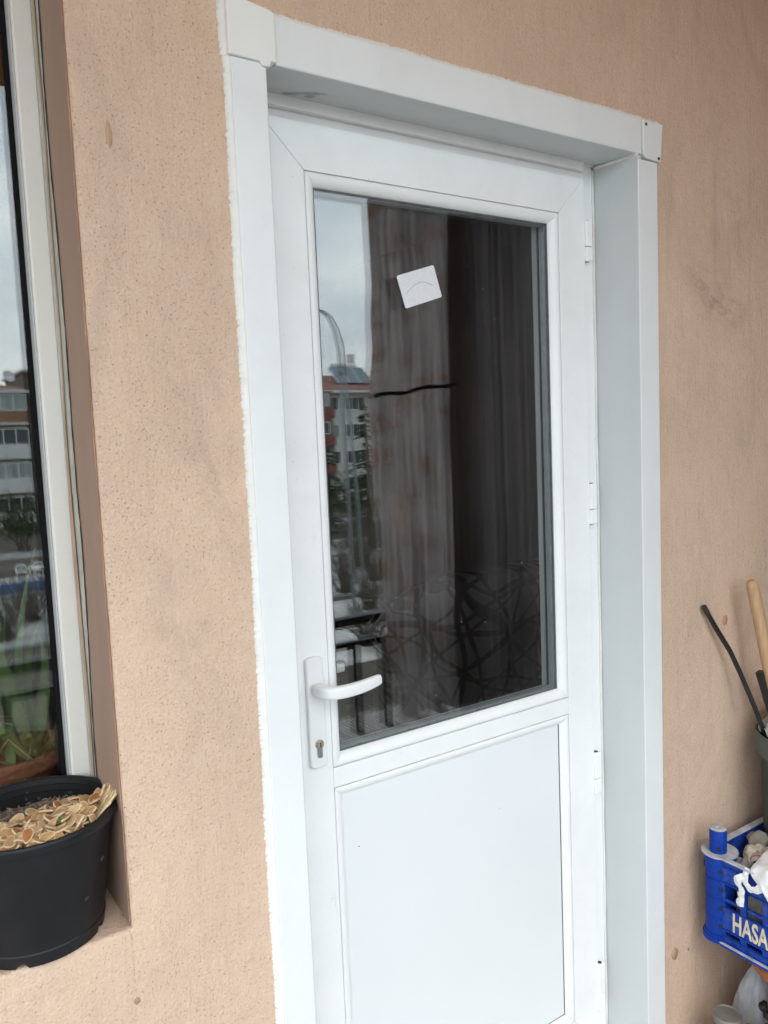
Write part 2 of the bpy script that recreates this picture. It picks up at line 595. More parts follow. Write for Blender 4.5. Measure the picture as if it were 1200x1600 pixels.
# ---- house wall with its two openings
wall = empty('stucco_wall', (0, .15, 0), 'peach stucco house wall with small pits around the white balcony door', 'wall')


def wall_cells(x_cuts, z_cuts, holes, y0, y1):
    b = MB()
    for i in range(len(x_cuts) - 1):
        for j in range(len(z_cuts) - 1):
            cx = (x_cuts[i] + x_cuts[i + 1]) / 2; cz = (z_cuts[j] + z_cuts[j + 1]) / 2
            if any(h[0] < cx < h[1] and h[2] < cz < h[3] for h in holes):
                continue
            b.box(x_cuts[i], x_cuts[i + 1], y0, y1, z_cuts[j], z_cuts[j + 1])
    me = b.mesh('wall_face', 'stucco')
    bm = bmesh.new(); bm.from_mesh(me)
    bmesh.ops.remove_doubles(bm, verts=bm.verts, dist=1e-5)
    # drop the doubled inner faces between neighbouring cells
    seen = {}
    for f in bm.faces:
        seen.setdefault(tuple(sorted(v.index for v in f.verts)), []).append(f)
    bm.verts.index_update()
    kill = [f for fs in seen.values() if len(fs) > 1 for f in fs]
    bmesh.ops.delete(bm, geom=kill, context='FACES')
    bmesh.ops.recalc_face_normals(bm, faces=bm.faces)
    bm.to_mesh(me); bm.free()
    return me


WX = -.2415
HOLES = [(-1.75, WX, .88, 2.62), (.012, 1.006, -.2, 2.272)]
me = wall_cells([-2.6, -1.75, WX, .012, 1.006, 2.72], [-.2, .88, 2.272, 2.62, 3.05], HOLES, WY, .33)
# second pass for the dedupe, vertices merged now
bm = bmesh.new(); bm.from_mesh(me)
bmesh.ops.remove_doubles(bm, verts=bm.verts, dist=1e-5)
bm.verts.ensure_lookup_table(); bm.verts.index_update()
d = {}
for f in bm.faces:
    d.setdefault(tuple(sorted(v.index for v in f.verts)), []).append(f)
bmesh.ops.delete(bm, geom=[f for fs in d.values() if len(fs) > 1 for f in fs], context='FACES')
bmesh.ops.recalc_face_normals(bm, faces=bm.faces)
bm.to_mesh(me); bm.free()
wf = bpy.data.objects.new('wall_face', me); COL.objects.link(wf); put(wf, wall)
bv = wf.modifiers.new('bevel', 'BEVEL'); bv.width = .006; bv.segments = 3; bv.limit_method = 'ANGLE'

# brown painted reveal of the window: a coat with an uneven front edge
def reveal_fn(u, v):
    z = .882 + v * (2.62 - .882)
    edge = .0145 + .0022 * nz3(z, 0, 3, 38) + .0018 * nz3(z, 5, 3, 9)
    y = edge + u * (.20 - edge)
    x = WX - .0022 - .0012 * nz3(y, z, 1, 14)
    return (x, y, z)
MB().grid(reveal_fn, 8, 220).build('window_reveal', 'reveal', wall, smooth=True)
# paint line along the arris: thin darker lip where the coat stops
b = MB()
for (dx, w) in ((0, 1),):
    pts, rad = [], []
    for i in range(160):
        z = .885 + (2.6 - .885) * i / 159
        pts.append((WX - .0015, .0155 + .0022 * nz3(z, 0, 3, 38), z)); rad.append(.0009 + .0006 * abs(nz3(z, 2, 9, 30)))
    b.tube(pts, rad, 5)
b.build('paint_lip', simple('paint_lip', (.42, .24, .15), .8, .2, 30), wall, smooth=True)


def blob(name, x, z, rx, rz, mat, ang=0, seed=0, y=None, th=.0009, rough=.35, n=34):
    y = (WY if y is None else y)
    b = MB(); vs = [(x, y - th, z)]
    ring = []
    for k in range(n):
        a = 2 * math.pi * k / n
        r = 1 + rough * nz3(math.cos(a) * 1.6 + seed * 3.7, math.sin(a) * 1.6, seed, 1.0)
        px, pz = rx * r * math.cos(a), rz * r * math.sin(a)
        ring.append((x + px * math.cos(ang) - pz * math.sin(ang), z + px * math.sin(ang) + pz * math.cos(ang)))
    vs += [(p[0], y - th * .8, p[1]) for p in ring] + [(x + (p[0] - x) * 1.03, y + .0004, z + (p[1] - z) * 1.03) for p in ring]
    fs = [(0, 1 + k, 1 + (k + 1) % n) for k in range(n)]
    fs += [(1 + k, 1 + n + k, 1 + n + (k + 1) % n, 1 + (k + 1) % n) for k in range(n)]
    b.add(vs, fs)
    return b.build(name, mat, wall, smooth=True)


M['touchup'] = simple('touch_up_paint', (.47, .30, .195), .9, .1, 60, .0006, 200)
M['scuff'] = simple('scuff', (.37, .265, .20), .95, .15, 60, .001, 160)
M['softscuff'] = simple('soft_scuff', (.50, .365, .275), .95, .12, 60, .001, 160)
blob('paint_spot', 1.0716, .3, .0125, .0165, 'touchup', .2, 3, rough=.22)
blob('paint_spot', 1.1265, .288, .003, .0045, 'scuff', .2, 4)
blob('paint_spot', -.1920, 2.068, .0045, .0175, 'touchup', .05, 5)
blob('paint_spot', 1.285, 1.115, .012, .012, simple('pink_spot', (.52, .30, .20), .9, .1, 60), .3, 6, rough=.5)
# thin drip line under the sill corner and its little stone
b = MB()
for i in range(26):
    if RND.random() < .3: continue
    z_ = .872 - i * .0041
    b.tube([(-.2435 + RND.gauss(0, .0005), WY - .0002, z_), (-.2435 + RND.gauss(0, .0005), WY - .0002, z_ - .0026)], .0006 + .0005 * RND.random(), 5)
tag(b.build('drip_line', 'softscuff', wall), kind='stuff')
blob('paint_spot', -.2425, .762, .005, .005, 'scuff', 0, 70, rough=.5, th=.002)

# ---- balcony structure round the camera
M['soffit'] = M['ceiling']
tag(box('balcony_floor', -2.6, 2.72, -1.75, WY - .0005, -.2, 0, 'tile', None, 0), kind='structure')
tag(box('balcony_ceiling', -2.6, 2.72, -1.75, WY - .0005, 3.0, 3.2, 'ceiling', None, 0), kind='structure')
sw = box('side_wall', 2.72, 2.9, -1.75, .33, -.2, 3.2, 'stucco', None, .004)
tag(sw, 'stucco wall closing the far end of the balcony', 'wall')
# low parapet with ribbed coping tiles
par = empty('balcony_parapet', (0, -1.6, 0), 'low plastered parapet under the black railing with ribbed tiles on top', 'parapet')
box('parapet_wall', -2.6, 2.72, -1.68, -1.44, 0, .30, 'rib_tile', par, .003)
rt = MB()
rt.box(-.148, .148, -.14, .14, -.012, 0)
for k in range(15):
    x = -.138 + k * .0197
    rt.box(x - .0055, x + .0055, -.14, .14, .0001, .008)
rtm = rt.mesh('coping_tile', 'rib_tile')
for k in range(17):
    inst('coping_tile', rtm, (-2.44 + .3 * k, -1.56, .314), par)
# railing
rail = empty('balcony_railing', (0, -1.5, .33), 'black iron balcony railing standing on the low parapet', 'railing')
box('top_rail', -2.58, 2.70, -1.527, -1.473, .808, .852, 'iron', rail, .003)
box('lower_rail', -2.58, 2.70, -1.514, -1.486, .712, .742, 'iron', rail, .002)
balm = MB().box(-.0145, .0145, -.0125, .0125, -.205, .205).mesh('baluster', 'iron')
for k in range(34):
    inst('baluster', balm, (1.225 + (k - 25) * .152, -1.5, .524), rail)
# wire hooked over the railing
wp = [(1.47, -1.40, 1.04), (1.40, -1.41, .95), (1.33, -1.42, .88), (1.275, -1.42, .82), (1.27, -1.42, .76), (1.30, -1.42, .70), (1.35, -1.42, .65), (1.34, -1.41, .615), (1.27, -1.41, .61), (1.2, -1.42, .60)]
tag(MB().tube(wp, .0022, 6).build('loose_wire', 'wire', None, smooth=True), 'thin pale wire looping over the balcony railing, mirrored in the door', 'wire')

# hanging cloths on the outer side of the balcony
def hang(name, label, x0f, x1f, z0, z1, y, mat, amp, per, cat='curtain', nx=90, nzv=40, seed=0):
    def fn(u, v):
        z = z0 + (z1 - z0) * v
        x = x0f(z) + (x1f(z) - x0f(z)) * u
        xx = x + .03 * nz3(x, seed, z, 1.6)
        fold = (1.2 - 2.2 * abs(math.sin(xx * math.pi / per + seed)) ** .8) + .5 * math.sin(x * 2 * math.pi / (per * .43) + 2 + seed + z * .4)
        return (x, y + amp * fold * (.75 + .25 * math.cos(z * 1.7)) + .006 * nz3(x, seed, z, 6), z)
    o = MB().grid(fn, nx, nzv).build(name, mat, None, smooth=True)
    return tag(o, label, cat)


def lx(z):
    return 1.268 + .008 * math.sin(z * 7.0) + .005 * math.sin(z * 17) + (.10 * ((1.8 - z) / 1.43) ** 1.3 if z < 1.8 else .055 * (z - 1.8) / .8)
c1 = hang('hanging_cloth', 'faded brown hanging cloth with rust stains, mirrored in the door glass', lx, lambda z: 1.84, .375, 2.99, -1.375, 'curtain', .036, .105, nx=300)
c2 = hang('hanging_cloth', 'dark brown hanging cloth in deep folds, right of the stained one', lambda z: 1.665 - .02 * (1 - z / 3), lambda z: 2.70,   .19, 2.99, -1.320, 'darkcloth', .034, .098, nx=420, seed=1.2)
b = MB()
sp = [(lx(1.79) - .01 + (1.70 - lx(1.79)) * i / 14, -1.316 + .006 * math.sin(i * .8), 1.785 + .055 * (i / 14) + .006 * math.sin(i * .9)) for i in range(15)]
b.tube(sp, [.0085 + .002 * math.sin(i * 2.1) for i in range(15)], 8)
tag(b.build('tie_strap', 'strap', None, smooth=True), 'dark tie strap slung across the stained hanging cloth', 'strap')

# =================================================================== THE DOOR SURROUND
CY = 0.0
ds = empty('door_surround', (.5, .06, 0), 'white plastic door surround with boxed casing and ragged sealant edges', 'door frame')
CXL, CXI, CXR, CXO = 0.0, .060, .957, 1.022
CZI, CZO = 2.216, 2.2905
tag(box('casing_board', CXL, CXI, CY, .016, .0, 2.2138, 'casing', ds, .0018))
tag(box('casing_board', CXR, CXO, CY, .016, .0, 2.2045, 'casing', ds, .0018))
tag(box('casing_board', .0775, .9695, CY, .016, CZI, CZO, 'casing', ds, .0018))
# corner blocks, the left one a thicker folded cap
def rough_block(name, poly, y0, y1, mat):
    return MB().prism_xz(poly, y0, y1).build(name, mat, ds, .0022)
blk = rough_block('corner_block', [(-.0045, 2.2142), (.048, 2.2138), (.052, 2.2075), (.066, 2.2085), (.0672, 2.2165), (.0772, 2.2170), (.0770, 2.2925), (.06, 2.2965), (.028, 2.3005), (-.0045, 2.302)], -.0052, .06, 'block')
blk2 = rough_block('corner_block', [(.9712, 2.2250), (.9735, 2.2150), (.9792, 2.2085), (1.0300, 2.2052), (1.0385, 2.2890), (.9702, 2.2885)], -.0035, .06, 'casing')
for (x, z) in ((.9800, 2.2800), (1.0218, 2.2125)):
    s = MB()
    s.lathe([(.0001, -.0005), (.0032, -.0005), (.0036, .0008), (.0036, .002)], n=14, cap0=True)
    me_ = s.mesh('screw', 'screw')
    inst('screw', me_, (x, -.0035 - .0008, z), ds, (math.radians(-90), 0, 0))
# lining of the recess: right, left, head
FY = .118                      # face of the fixed frame
def quadbox(name, pts, mat, th, dirv):
    vs = [Vector(p) for p in pts]; dv = Vector(dirv) * th
    b = MB().add([*vs, *[p + dv for p in vs]], [(0, 1, 2, 3), (7, 6, 5, 4), (0, 4, 5, 1), (1, 5, 6, 2), (2, 6, 7, 3), (3, 7, 4, 0)])
    return b.build(name, mat, ds, .0008)
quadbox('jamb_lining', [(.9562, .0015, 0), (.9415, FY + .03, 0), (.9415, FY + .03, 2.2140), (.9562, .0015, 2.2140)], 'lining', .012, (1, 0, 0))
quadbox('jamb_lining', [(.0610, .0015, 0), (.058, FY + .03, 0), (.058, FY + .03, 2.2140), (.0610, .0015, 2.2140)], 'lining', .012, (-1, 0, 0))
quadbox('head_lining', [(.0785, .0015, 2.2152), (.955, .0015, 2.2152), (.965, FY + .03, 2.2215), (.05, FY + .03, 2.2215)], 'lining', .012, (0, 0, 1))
# fixed frame
box('frame_post', .0585, .090, FY, .178, .03, 2.22, 'pvc', ds, .002)
box('frame_post', .9000, .9405, FY, .178, .03, 2.22, 'pvc', ds, .002)
box('frame_head', .0905, .8995, FY, .178, 2.184, 2.2205, 'pvc', ds, .002)
box('frame_stop', .0905, .8995, .104, FY - .0005, 2.2, 2.2212, 'pvc', ds, .002)
box('threshold', .012, 1.006, .0, .178, .0, .092, 'casing', ds, .003)
# grey smudges under the head lining
for k, (xa, ya, xb, yb) in enumerate(((.150, .086, .205, .060), (.135, .098, .165, .084), (.175, .090, .195, .078))):
    n_ = 12
    vs_ = []
    for i in range(n_):
        t_ = i / (n_ - 1)
        w_ = .0045 * math.sin(math.pi * (t_ * .9 + .05)) * (1 + .6 * nz3(k * 7 + t_ * 6, 0, 1))
        x_, y_ = xa + (xb - xa) * t_, ya + (yb - ya) * t_
        zz_ = 2.2152 + .0063 * (y_ - .0015) / .1465 - .0005
        vs_ += [(x_ - w_, y_ - w_, zz_), (x_ + w_, y_ + w_, zz_)]
    MB().add(vs_, [(2 * i, 2 * i + 1, 2 * i + 3, 2 * i + 2) for i in range(n_ - 1)]).build('smudge', simple('smudge%d' % k, (.40, .42, .42), .8, .2, 60), ds)
# silicone beads in the corners
b = MB()
pts = [(.9405 + .0006 * math.sin(i * .7), FY - .001, .1 + 2.11 * i / 60) for i in range(61)]
b.tube(pts, [.0035 + .0012 * nz3(i * .31, 0, 1) for i in range(61)], 6)
pts = [(.06 + .88 * i / 40, FY - .002, 2.2185 + .0006 * math.sin(i)) for i in range(41)]
b.tube(pts, [.0035 + .001 * nz3(i * .37, 3, 1) for i in range(41)], 6)
pts = [(.9445 + .012 * i / 10, FY - .002 - .115 * i / 10, 2.2150) for i in range(11)]
b.tube(pts, [.0045 + .0018 * nz3(i * .9, 7, 1) for i in range(11)], 6)
b.build('silicone_bead', 'paint', ds, smooth=True)


# ragged paint / sealant edge round the casing, with thickness
def ragged(name, path_fn, n, w_fn, y_back=WY + .0005, y_front=.003):
    """path_fn(t) -> (x,z) on the casing edge, outward normal (nx,nz)"""
    vs, fs = [], []
    for i in range(n):
        t = i / (n - 1)
        (x, z), (nx, nzv) = path_fn(t)
        w = w_fn(t, i)
        for (ww, yy) in ((-.002, y_front), (w * .55, y_front + .0018), (w * .93, WY - .0022), (w, y_back)):
            vs.append((x + nx * ww, yy, z + nzv * ww))
    for i in range(n - 1):
        for k in range(3):
            fs.append((i * 4 + k, i * 4 + k + 1, (i + 1) * 4 + k + 1, (i + 1) * 4 + k))
    return MB().add(vs, fs).build(name, 'paint', ds, smooth=False, auto=50)


def w_left(t, i):
    z = .2 + 2.1 * t
    base = .0105 + .0045 * (1 - t) + .0035 * nz3(z, 1, 2, 2.3) + .0022 * nz3(z, 8, 2, 9)
    return max(.004, base + .0014 * nz3(z, 3, 2, 60) + .0030 * nz3(z, 5, 2, 170) + .0024 * nz3(z, 7, 2, 420))
ragged('sealant_edge', lambda t: ((-.0003 - .0042 * (1 if t > .96 else 0), .02 + 2.285 * t), (-1, 0)), 1700, w_left)
def w_top(t, i):
    return max(.0025, .0090 + .0035 * nz3(t, 1, 4, 6) + .0025 * nz3(t, 2, 4, 60) + .003 * nz3(t, 6, 4, 190))
ragged('sealant_edge', lambda t: ((.0775 + .9 * t, 2.2908), (0, 1)), 900, w_top)
ragged('sealant_edge', lambda t: ((-.004 + .0815 * t, 2.3015 - .0085 * t), (0, 1)), 60, w_top)
ragged('sealant_edge', lambda t: ((.97 + .068 * t, 2.2888), (0, 1)), 50, lambda t, i: w_top(t * .1 + 3, i))
def w_right(t, i):
    return max(.0012, .0052 + .0020 * nz3(t, 1, 7, 10) + .0012 * nz3(t, 2, 7, 80) + .0018 * nz3(t, 6, 7, 300))
ragged('sealant_edge', lambda t: ((1.0222, .02 + 2.185 * t), (1, 0)), 1300, w_right)

# =================================================================== THE DOOR LEAF
SY = .102
door = empty('balcony_door', (.495, .13, .095), 'white plastic balcony door with tall glass pane and plain lower panel', 'door')
SXL, SXR, SZB, SZT = .093, .895, .098, 2.181
BXL, BXR = .1754, .8130
G_Z0, G_Z1 = .992, 2.0975        # glazing bead outline
P_Z0, P_Z1 = .178, .952          # panel bead outline
g = .00035
YB = .172
MB().prism_xz([(SXL, SZB), (BXL, P_Z0), (BXL, G_Z1), (SXL, SZT)], SY, YB).build('stile', 'pvc', door, .0016)
MB().prism_xz([(SXR, SZB), (SXR, SZT), (BXR, G_Z1), (BXR, P_Z0)], SY, YB).build('stile', 'pvc', door, .0016)
MB().prism_xz([(SXL + g, SZT), (BXL + g, G_Z1 + g), (BXR - g, G_Z1 + g), (SXR - g, SZT)], SY, YB).build('top_rail', 'pvc', door, .0012)
MB().prism_xz([(SXL + g, SZB), (SXR - g, SZB), (BXR - g, P_Z0 - g), (BXL + g, P_Z0 - g)], SY, YB).build('bottom_rail', 'pvc', door, .0012)
box('middle_rail', BXL + .0006, BXR - .0006, SY + .0006, YB, P_Z1 + .0006, G_Z0 - .0006, 'pvc', door, .0012)


def bead_set(x0, x1, z0, z1, w, y_lip, y_glass, mat):
    """four mitred convex beads"""
    prof = [(.0011, y_lip + .012), (.0011, y_lip + .0012), (.0022, y_lip + .0001), (w * .25, y_lip - .0006), (w * .5, y_lip + .0010), (w * .72, y_lip + .0042),
            (w * .88, y_lip + .0085), (w * .97, y_lip + .0125), (w, y_glass - .0016), (w, y_glass + .002)]
    m = .0004
    sides = []
    for side in ('left', 'right', 'top', 'bottom'):
        vs, fs = [], []
        for (tt, y) in prof:
            if side == 'left': pr = ((x0 + tt, z0 + tt + m), (x0 + tt, z1 - tt - m))
            if side == 'right': pr = ((x1 - tt, z0 + tt + m), (x1 - tt, z1 - tt - m))
            if side == 'top': pr = ((x0 + tt + m, z1 - tt), (x1 - tt - m, z1 - tt))
            if side == 'bottom': pr = ((x0 + tt + m, z0 + tt), (x1 - tt - m, z0 + tt))
            vs += [(pr[0][0], y, pr[0][1]), (pr[1][0], y, pr[1][1])]
        for k in range(len(prof) - 1):
            fs.append((2 * k, 2 * k + 1, 2 * k + 3, 2 * k + 2))
        n = len(prof)
        fs.append(tuple(2 * k for k in range(n))); fs.append(tuple(2 * k + 1 for k in range(n - 1, -1, -1)))
        sides.append(MB().add(vs, fs).build('glazing_bead', mat, door, auto=38))
    return sides


GY = .1185                       # outer face of the outer pane
bead_set(BXL, BXR, G_Z0, G_Z1, .0235, SY, GY, 'bead')
bead_set(BXL, BXR, P_Z0, P_Z1, .0225, SY, GY - .003, 'bead')
# gaskets, panes, spacer
GX0, GX1, GZ0, GZ1 = BXL + .0235, BXR - .0235, G_Z0 + .0235, G_Z1 - .0235


def ring(name, x0, x1, z0, z1, w, y0, y1, mat, parent):
    b = MB()
    b.box(x0, x1, y0, y1, z0, z0 + w); b.box(x0, x1, y0, y1, z1 - w, z1)
    b.box(x0, x0 + w, y0, y1, z0 + w, z1 - w); b.box(x1 - w, x1, y0, y1, z0 + w, z1 - w)
    return b.build(name, mat, parent)


ring('gasket', GX0 - .001, GX1 + .001, GZ0 - .001, GZ1 + .001, .0035, GY - .0022, GY - .0003, 'greygasket', door)
p1 = box('glass_pane', GX0 - .006, GX1 + .006, GY, GY + .004, GZ0 - .006, GZ1 + .006, 'glass', door, 0)
ring('spacer_bar', GX0 - .005, GX1 + .005, GZ0 - .005, GZ1 + .005, .0095, GY + .0045, GY + .0195, 'spacer', door)
ring('gasket', GX0 - .005, GX1 + .005, GZ0 - .005, GZ1 + .005, .0060, GY + .0252, GY + .030, 'greygasket', door)
pm = MB().box(-(GX1 - GX0) / 2 - .004, (GX1 - GX0) / 2 + .004, 0, .004, -(GZ1 - GZ0) / 2 - .004, (GZ1 - GZ0) / 2 + .004).mesh('glass_pane', 'glass')
inst('glass_pane', pm, ((GX0 + GX1) / 2, GY + .0207, (GZ0 + GZ1) / 2), door, (0, 0, .0011))
ring('inner_frame', GX0 - .02, GX1 + .02, GZ0 - .02, GZ1 + .02, .014, GY + .031, .171, 'pvc', door)
# lower panel, a shallow board with a dark shrinkage gap at its right edge
PX0, PX1, PZ0, PZ1 = BXL + .0225, BXR - .0225, P_Z0 + .0225, P_Z1 - .0225
box('lower_panel', PX0 - .012, PX1 - .0022, GY - .0030, GY + .018, PZ0 - .012, PZ1 + .012, 'panel', door, 0)
box('panel_gap', PX1 - .0021, PX1 + .004, GY + .0, GY + .018, PZ0 - .012, PZ1 + .012, 'gasket', door, 0)
box('panel_strip', PX1 - .0012, PX1 + .0004, GY - .0042, GY - .0012, PZ0 + .001, PZ1 - .001, 'greygasket', door, 0)
box('panel_strip', PX0 + .001, PX1 - .002, GY - .0036, GY - .0026, PZ0 - .0004, PZ0 + .0016, 'greygasket', door, 0)
# hinges
for (z0, z1) in ((1.999, 2.0895), (1.3934, 1.4891), (.733, .8359), (.1696, .3223 - .03)):
    x0, x1 = .8945, .9155
    h = MB()
    zm = z0 + (z1 - z0) * .36
    prof = lambda a, c: h.prism_xz([(x0, a), (x1, a), (x1, c), (x0, c)], SY - .0055, SY + .013)
    prof(z0, zm - .0008); prof(zm + .0008, z1)
    ho = h.build('hinge', 'pvc', door, .0022)
    s = MB().lathe([(.0001, z1 + .0015), (.0045, z1 + .0015), (.005, z1 - .001)], ((x0 + x1) / 2, SY + .003), 14, cap0=True)
    s.build('hinge_pin', 'screw', ho)
    s = MB().lathe([(.0001, z0 - .0022), (.0042, z0 - .0022), (.0048, z0 + .001)], ((x0 + x1) / 2, SY + .003), 14, cap0=True)
    s.build('hinge_pin', 'steel', ho)

# stray specks on the panel and beads
dk = MB().lathe([(.0001, .0004), (.0008, .0003), (.0011, 0)], n=8).mesh('dirt_speck', 'screw')
for (x, z, y) in ((.232, .812, GY - .0030), (.60, .78, GY - .0030)):
    inst('dirt_speck', dk, (x, y, z), door, (math.radians(90), 0, 0), (1 + .6 * math.sin(x * 90), 1, 1))

# handle: plate, lever, lock
HX0, HX1, HZ0, HZ1 = .1235, .1590, 1.006, 1.2175
b = MB()
poly = []
nn = 12
for k in range(nn + 1):
    t = k / nn
    poly.append((HX0 + (HX1 - HX0) * t, HZ1 - .003 + .0042 * math.sin(math.pi * t)))
for k in range(nn + 1):
    t = k / nn
    poly.append((HX1 - (HX1 - HX0) * t, HZ0 + .003 - .0042 * math.sin(math.pi * t)))
plate = MB().prism_xz(poly, SY - .0105, SY - .0003).build('handle_plate', 'handle', door, .0032, seg=3)


def lever_mesh():
    # rounded-box cross sections swept: out of the plate, then a curved arm to the right
    secs = []
    hx, hz = .1405, 1.1585
    path = [((hx, SY - .010, hz), (0, -1, 0), .0125, .0125), ((hx, SY - .030, hz), (0, -1, 0), .0120, .0120),
            ((hx + .0015, SY - .043, hz), (.35, -1, 0), .0125, .0122), ((hx + .008, SY - .0525, hz - .0002), (1, -.8, 0), .0125, .0118),
            ((hx + .022, SY - .0580, hz - .0008), (1, -.18, 0), .0098, .0118), ((hx + .045, SY - .0590, hz - .0012), (1, 0, 0), .0080, .0120),
            ((hx + .072, SY - .0570, hz - .0006), (1, .10, 0), .0072, .0120), ((hx + .098, SY - .0530, hz + .0012), (1, .16, .05), .0066, .0112),
            ((hx + .117, SY - .0490, hz + .0030), (1, .22, .08), .0060, .0102), ((hx + .1195, SY - .0484, hz + .0032), (1, .22, .08), .0045, .0085)]
    b = MB(); n = 20
    vs, fs = [], []
    for (p, dvec, a, c) in path:
        dvec = Vector(dvec).normalized()
        upv = Vector((0, 0, 1)); side = dvec.cross(upv).normalized(); upv = side.cross(dvec)
        for k in range(n):
            th = 2 * math.pi * k / n
            ct, st = math.cos(th), math.sin(th)
            e = .62
            cx = math.copysign(abs(ct) ** e, ct); sx = math.copysign(abs(st) ** e, st)
            vs.append(Vector(p) + side * a * cx + upv * c * sx)
    for i in range(len(path) - 1):
        for k in range(n):
            fs.append((i * n + k, i * n + (k + 1) % n, (i + 1) * n + (k + 1) % n, (i + 1) * n + k))
    fs.append(tuple(range(n - 1, -1, -1))); fs.append(tuple((len(path) - 1) * n + k for k in range(n)))
    return b.add(vs, fs)


lv = lever_mesh().build('lever', 'handle', plate, auto=60)
ss = lv.modifiers.new('sub', 'SUBSURF'); ss.levels = 2; ss.render_levels = 2
# euro cylinder: round head with a stem below
hx, hz = .1420, 1.0520
cy = [(hx + .0085 * math.cos(a), hz + .0085 * math.sin(a)) for a in [math.radians(-55 + 290 * k / 22) for k in range(23)]]
cy += [(hx - .0050, hz - .0235), (hx - .003, hz - .0262), (hx + .003, hz - .0262), (hx + .0050, hz - .0235)]
MB().prism_xz(cy, SY - .0145, SY - .0005).build('lock_cylinder', 'steel', plate, .0008)
b = MB().lathe([(.0001, 0), (.0055, 0), (.0061, .001), (.0061, .004)], n=22, cap0=True)
inst('lock_plug', b.mesh('lock_plug', 'brass'), (hx + .0002, SY - .0165, hz), plate, (math.radians(-90), 0, 0))
MB().prism_xz([(hx - .001, hz - .0045), (hx + .0022, hz - .003), (hx - .0004, hz), (hx + .0020, hz + .0035), (hx + .0004, hz + .0048), (hx - .0012, hz + .004)], SY - .0170, SY - .0163).build('keyhole', 'black', plate)
box('inside_handle', .2160, .2405, .150, .168, 1.1575, 1.1755, 'handle', door, .004)

# sticker on the glass
st = MB()
cx, cz, ang = .4338, 1.9138, math.radians(17.2)
pl = []
w2, h2 = .0482, .0325
for (sx_, sz_) in ((1, 1), (-1, 1), (-1, -1), (1, -1)):
    for k in range(5):
        a = math.atan2(sz_, sx_) + (-1 + k / 2) * math.pi / 4
        px = sx_ * (w2 - .004) + .004 * math.cos(a); pz = sz_ * (h2 - .004) + .004 * math.sin(a)
        pl.append((cx + px * math.cos(ang) - pz * math.sin(ang), cz + px * math.sin(ang) + pz * math.cos(ang)))
st.prism_xz(pl, GY - .0009, GY - .0002)
tag(st.build('glass_sticker', 'sticker'), 'tilted white square sticker on the upper door glass', 'sticker')
# fold arc printed across the sticker
arc = [(cx - .034 + .068 * k / 16, GY - .0011, cz - .016 + .014 * math.sin(math.pi * k / 16) + .020 * k / 16) for k in range(17)]
ao = MB().tube(arc, .0005, 5).build('crease', simple('crease_grey', (.35, .37, .4), .8), bpy.data.objects['glass_sticker'])
# specks on the glass
for k, (x, z) in enumerate(((.5125, 1.219), (.578, 1.2085), (.6895, 1.325), (.438, 1.075), (.60, 1.92), (.63, 1.86), (.56, 1.965))):
    me_ = MB().lathe([(.0001, .0012), (.0012, .001), (.0019, 0)], n=8).mesh('speck', 'paint') if k == 0 else me_
    inst('glass_speck', me_, (x, GY - .0002, z), door, (math.radians(90), 0, 0), (.5, .7, .6) if k < 4 else (.4, .4, .5))

# =================================================================== THE WINDOW ON THE LEFT
FYW = .192
win = empty('window', (-.9, .22, .88), 'window with white plastic frame left of the door behind the black pot', 'window')
box('frame_post', -.2760, -.2442, FYW, .262, .884, 2.618, 'winframe', win, .003)
box('frame_sill', -1.745, -.2762, FYW, .262, .884, .930, 'winframe', win, .003)
box('frame_head', -1.745, -.2762, FYW, .262, 2.572, 2.618, 'winframe', win, .003)
box('frame_post', -1.747, -1.70, FYW, .262, .932, 2.570, 'winframe', win, .003)
box('glazing_bead', -.2790, -.2762, FYW + .006, .224, .932, 2.570, simple('bead_grey', (.50, .50, .50), .5, .05), win, .001)
WG = .226
wx0, wx1, wz0, wz1 = -1.70, -.2792, .931, 2.571
ring('gasket', wx0, wx1, wz0, wz1, .0075, WG - .004, WG - .0004, 'gasket', win)
box('glass_pane', wx0, wx1, WG, WG + .004, wz0, wz1, 'glass', win, 0)
pm = MB().box(-(wx1 - wx0) / 2, (wx1 - wx0) / 2, 0, .004, -(wz1 - wz0) / 2, (wz1 - wz0) / 2).mesh('glass_pane', 'glass')
inst('glass_pane', pm, ((wx0 + wx1) / 2, WG + .0185, (wz0 + wz1) / 2), win, (0.0009, 0, .0004))
ring('spacer_bar', wx0, wx1, wz0, wz1, .010, WG + .0045, WG + .0175, 'gasket', win)
# wavering caulk strip between frame and reveal
def caulk(u, v):
    z = .885 + 1.733 * v
    wv = .0058 + .0035 * nz3(z, 0, 1, 3.1) + .0012 * nz3(z, 4, 1, 17)
    x = (WX - .003) + u * (-.2450 - wv * .25 - (WX - .003))
    y = (.142 + .022 * nz3(z, 3, 6, 2.6) + .0012 * nz3(z, 1, 6, 60)) * (1 - u) + (FYW - .002) * u
    return (x, y, z)
MB().grid(caulk, 4, 200).build('caulk_strip', 'caulk', win, smooth=True)
b = MB()
for (off, mat_) in ((.004, 'reveal'),):
    def smear(u, v):
        z = .90 + 1.7 * v
        w = .010 + .006 * nz3(z, 9, 1, 3.0)
        x0_ = -.2478 - .0022 * nz3(z, 4, 4, 4)
        return (x0_ + .0012 - u * .001, FYW - .0032 - .022 * (1 - u) - w * .3, z)
crack = [(WX - .0040, .140 + .022 * nz3(.885 + 1.7 * k / 300, 3, 6, 2.6) + .0030 * nz3(k * .115, 1, 6) + .0022 * nz3(k * .37, 2, 6), .885 + 1.7 * k / 300) for k in range(301)]
MB().tube(crack, [.0008 + .0005 * nz3(k * .2, 4, 4) for k in range(301)], 5).build('crack', simple('crack_dark', (.05, .045, .04), .9), win)
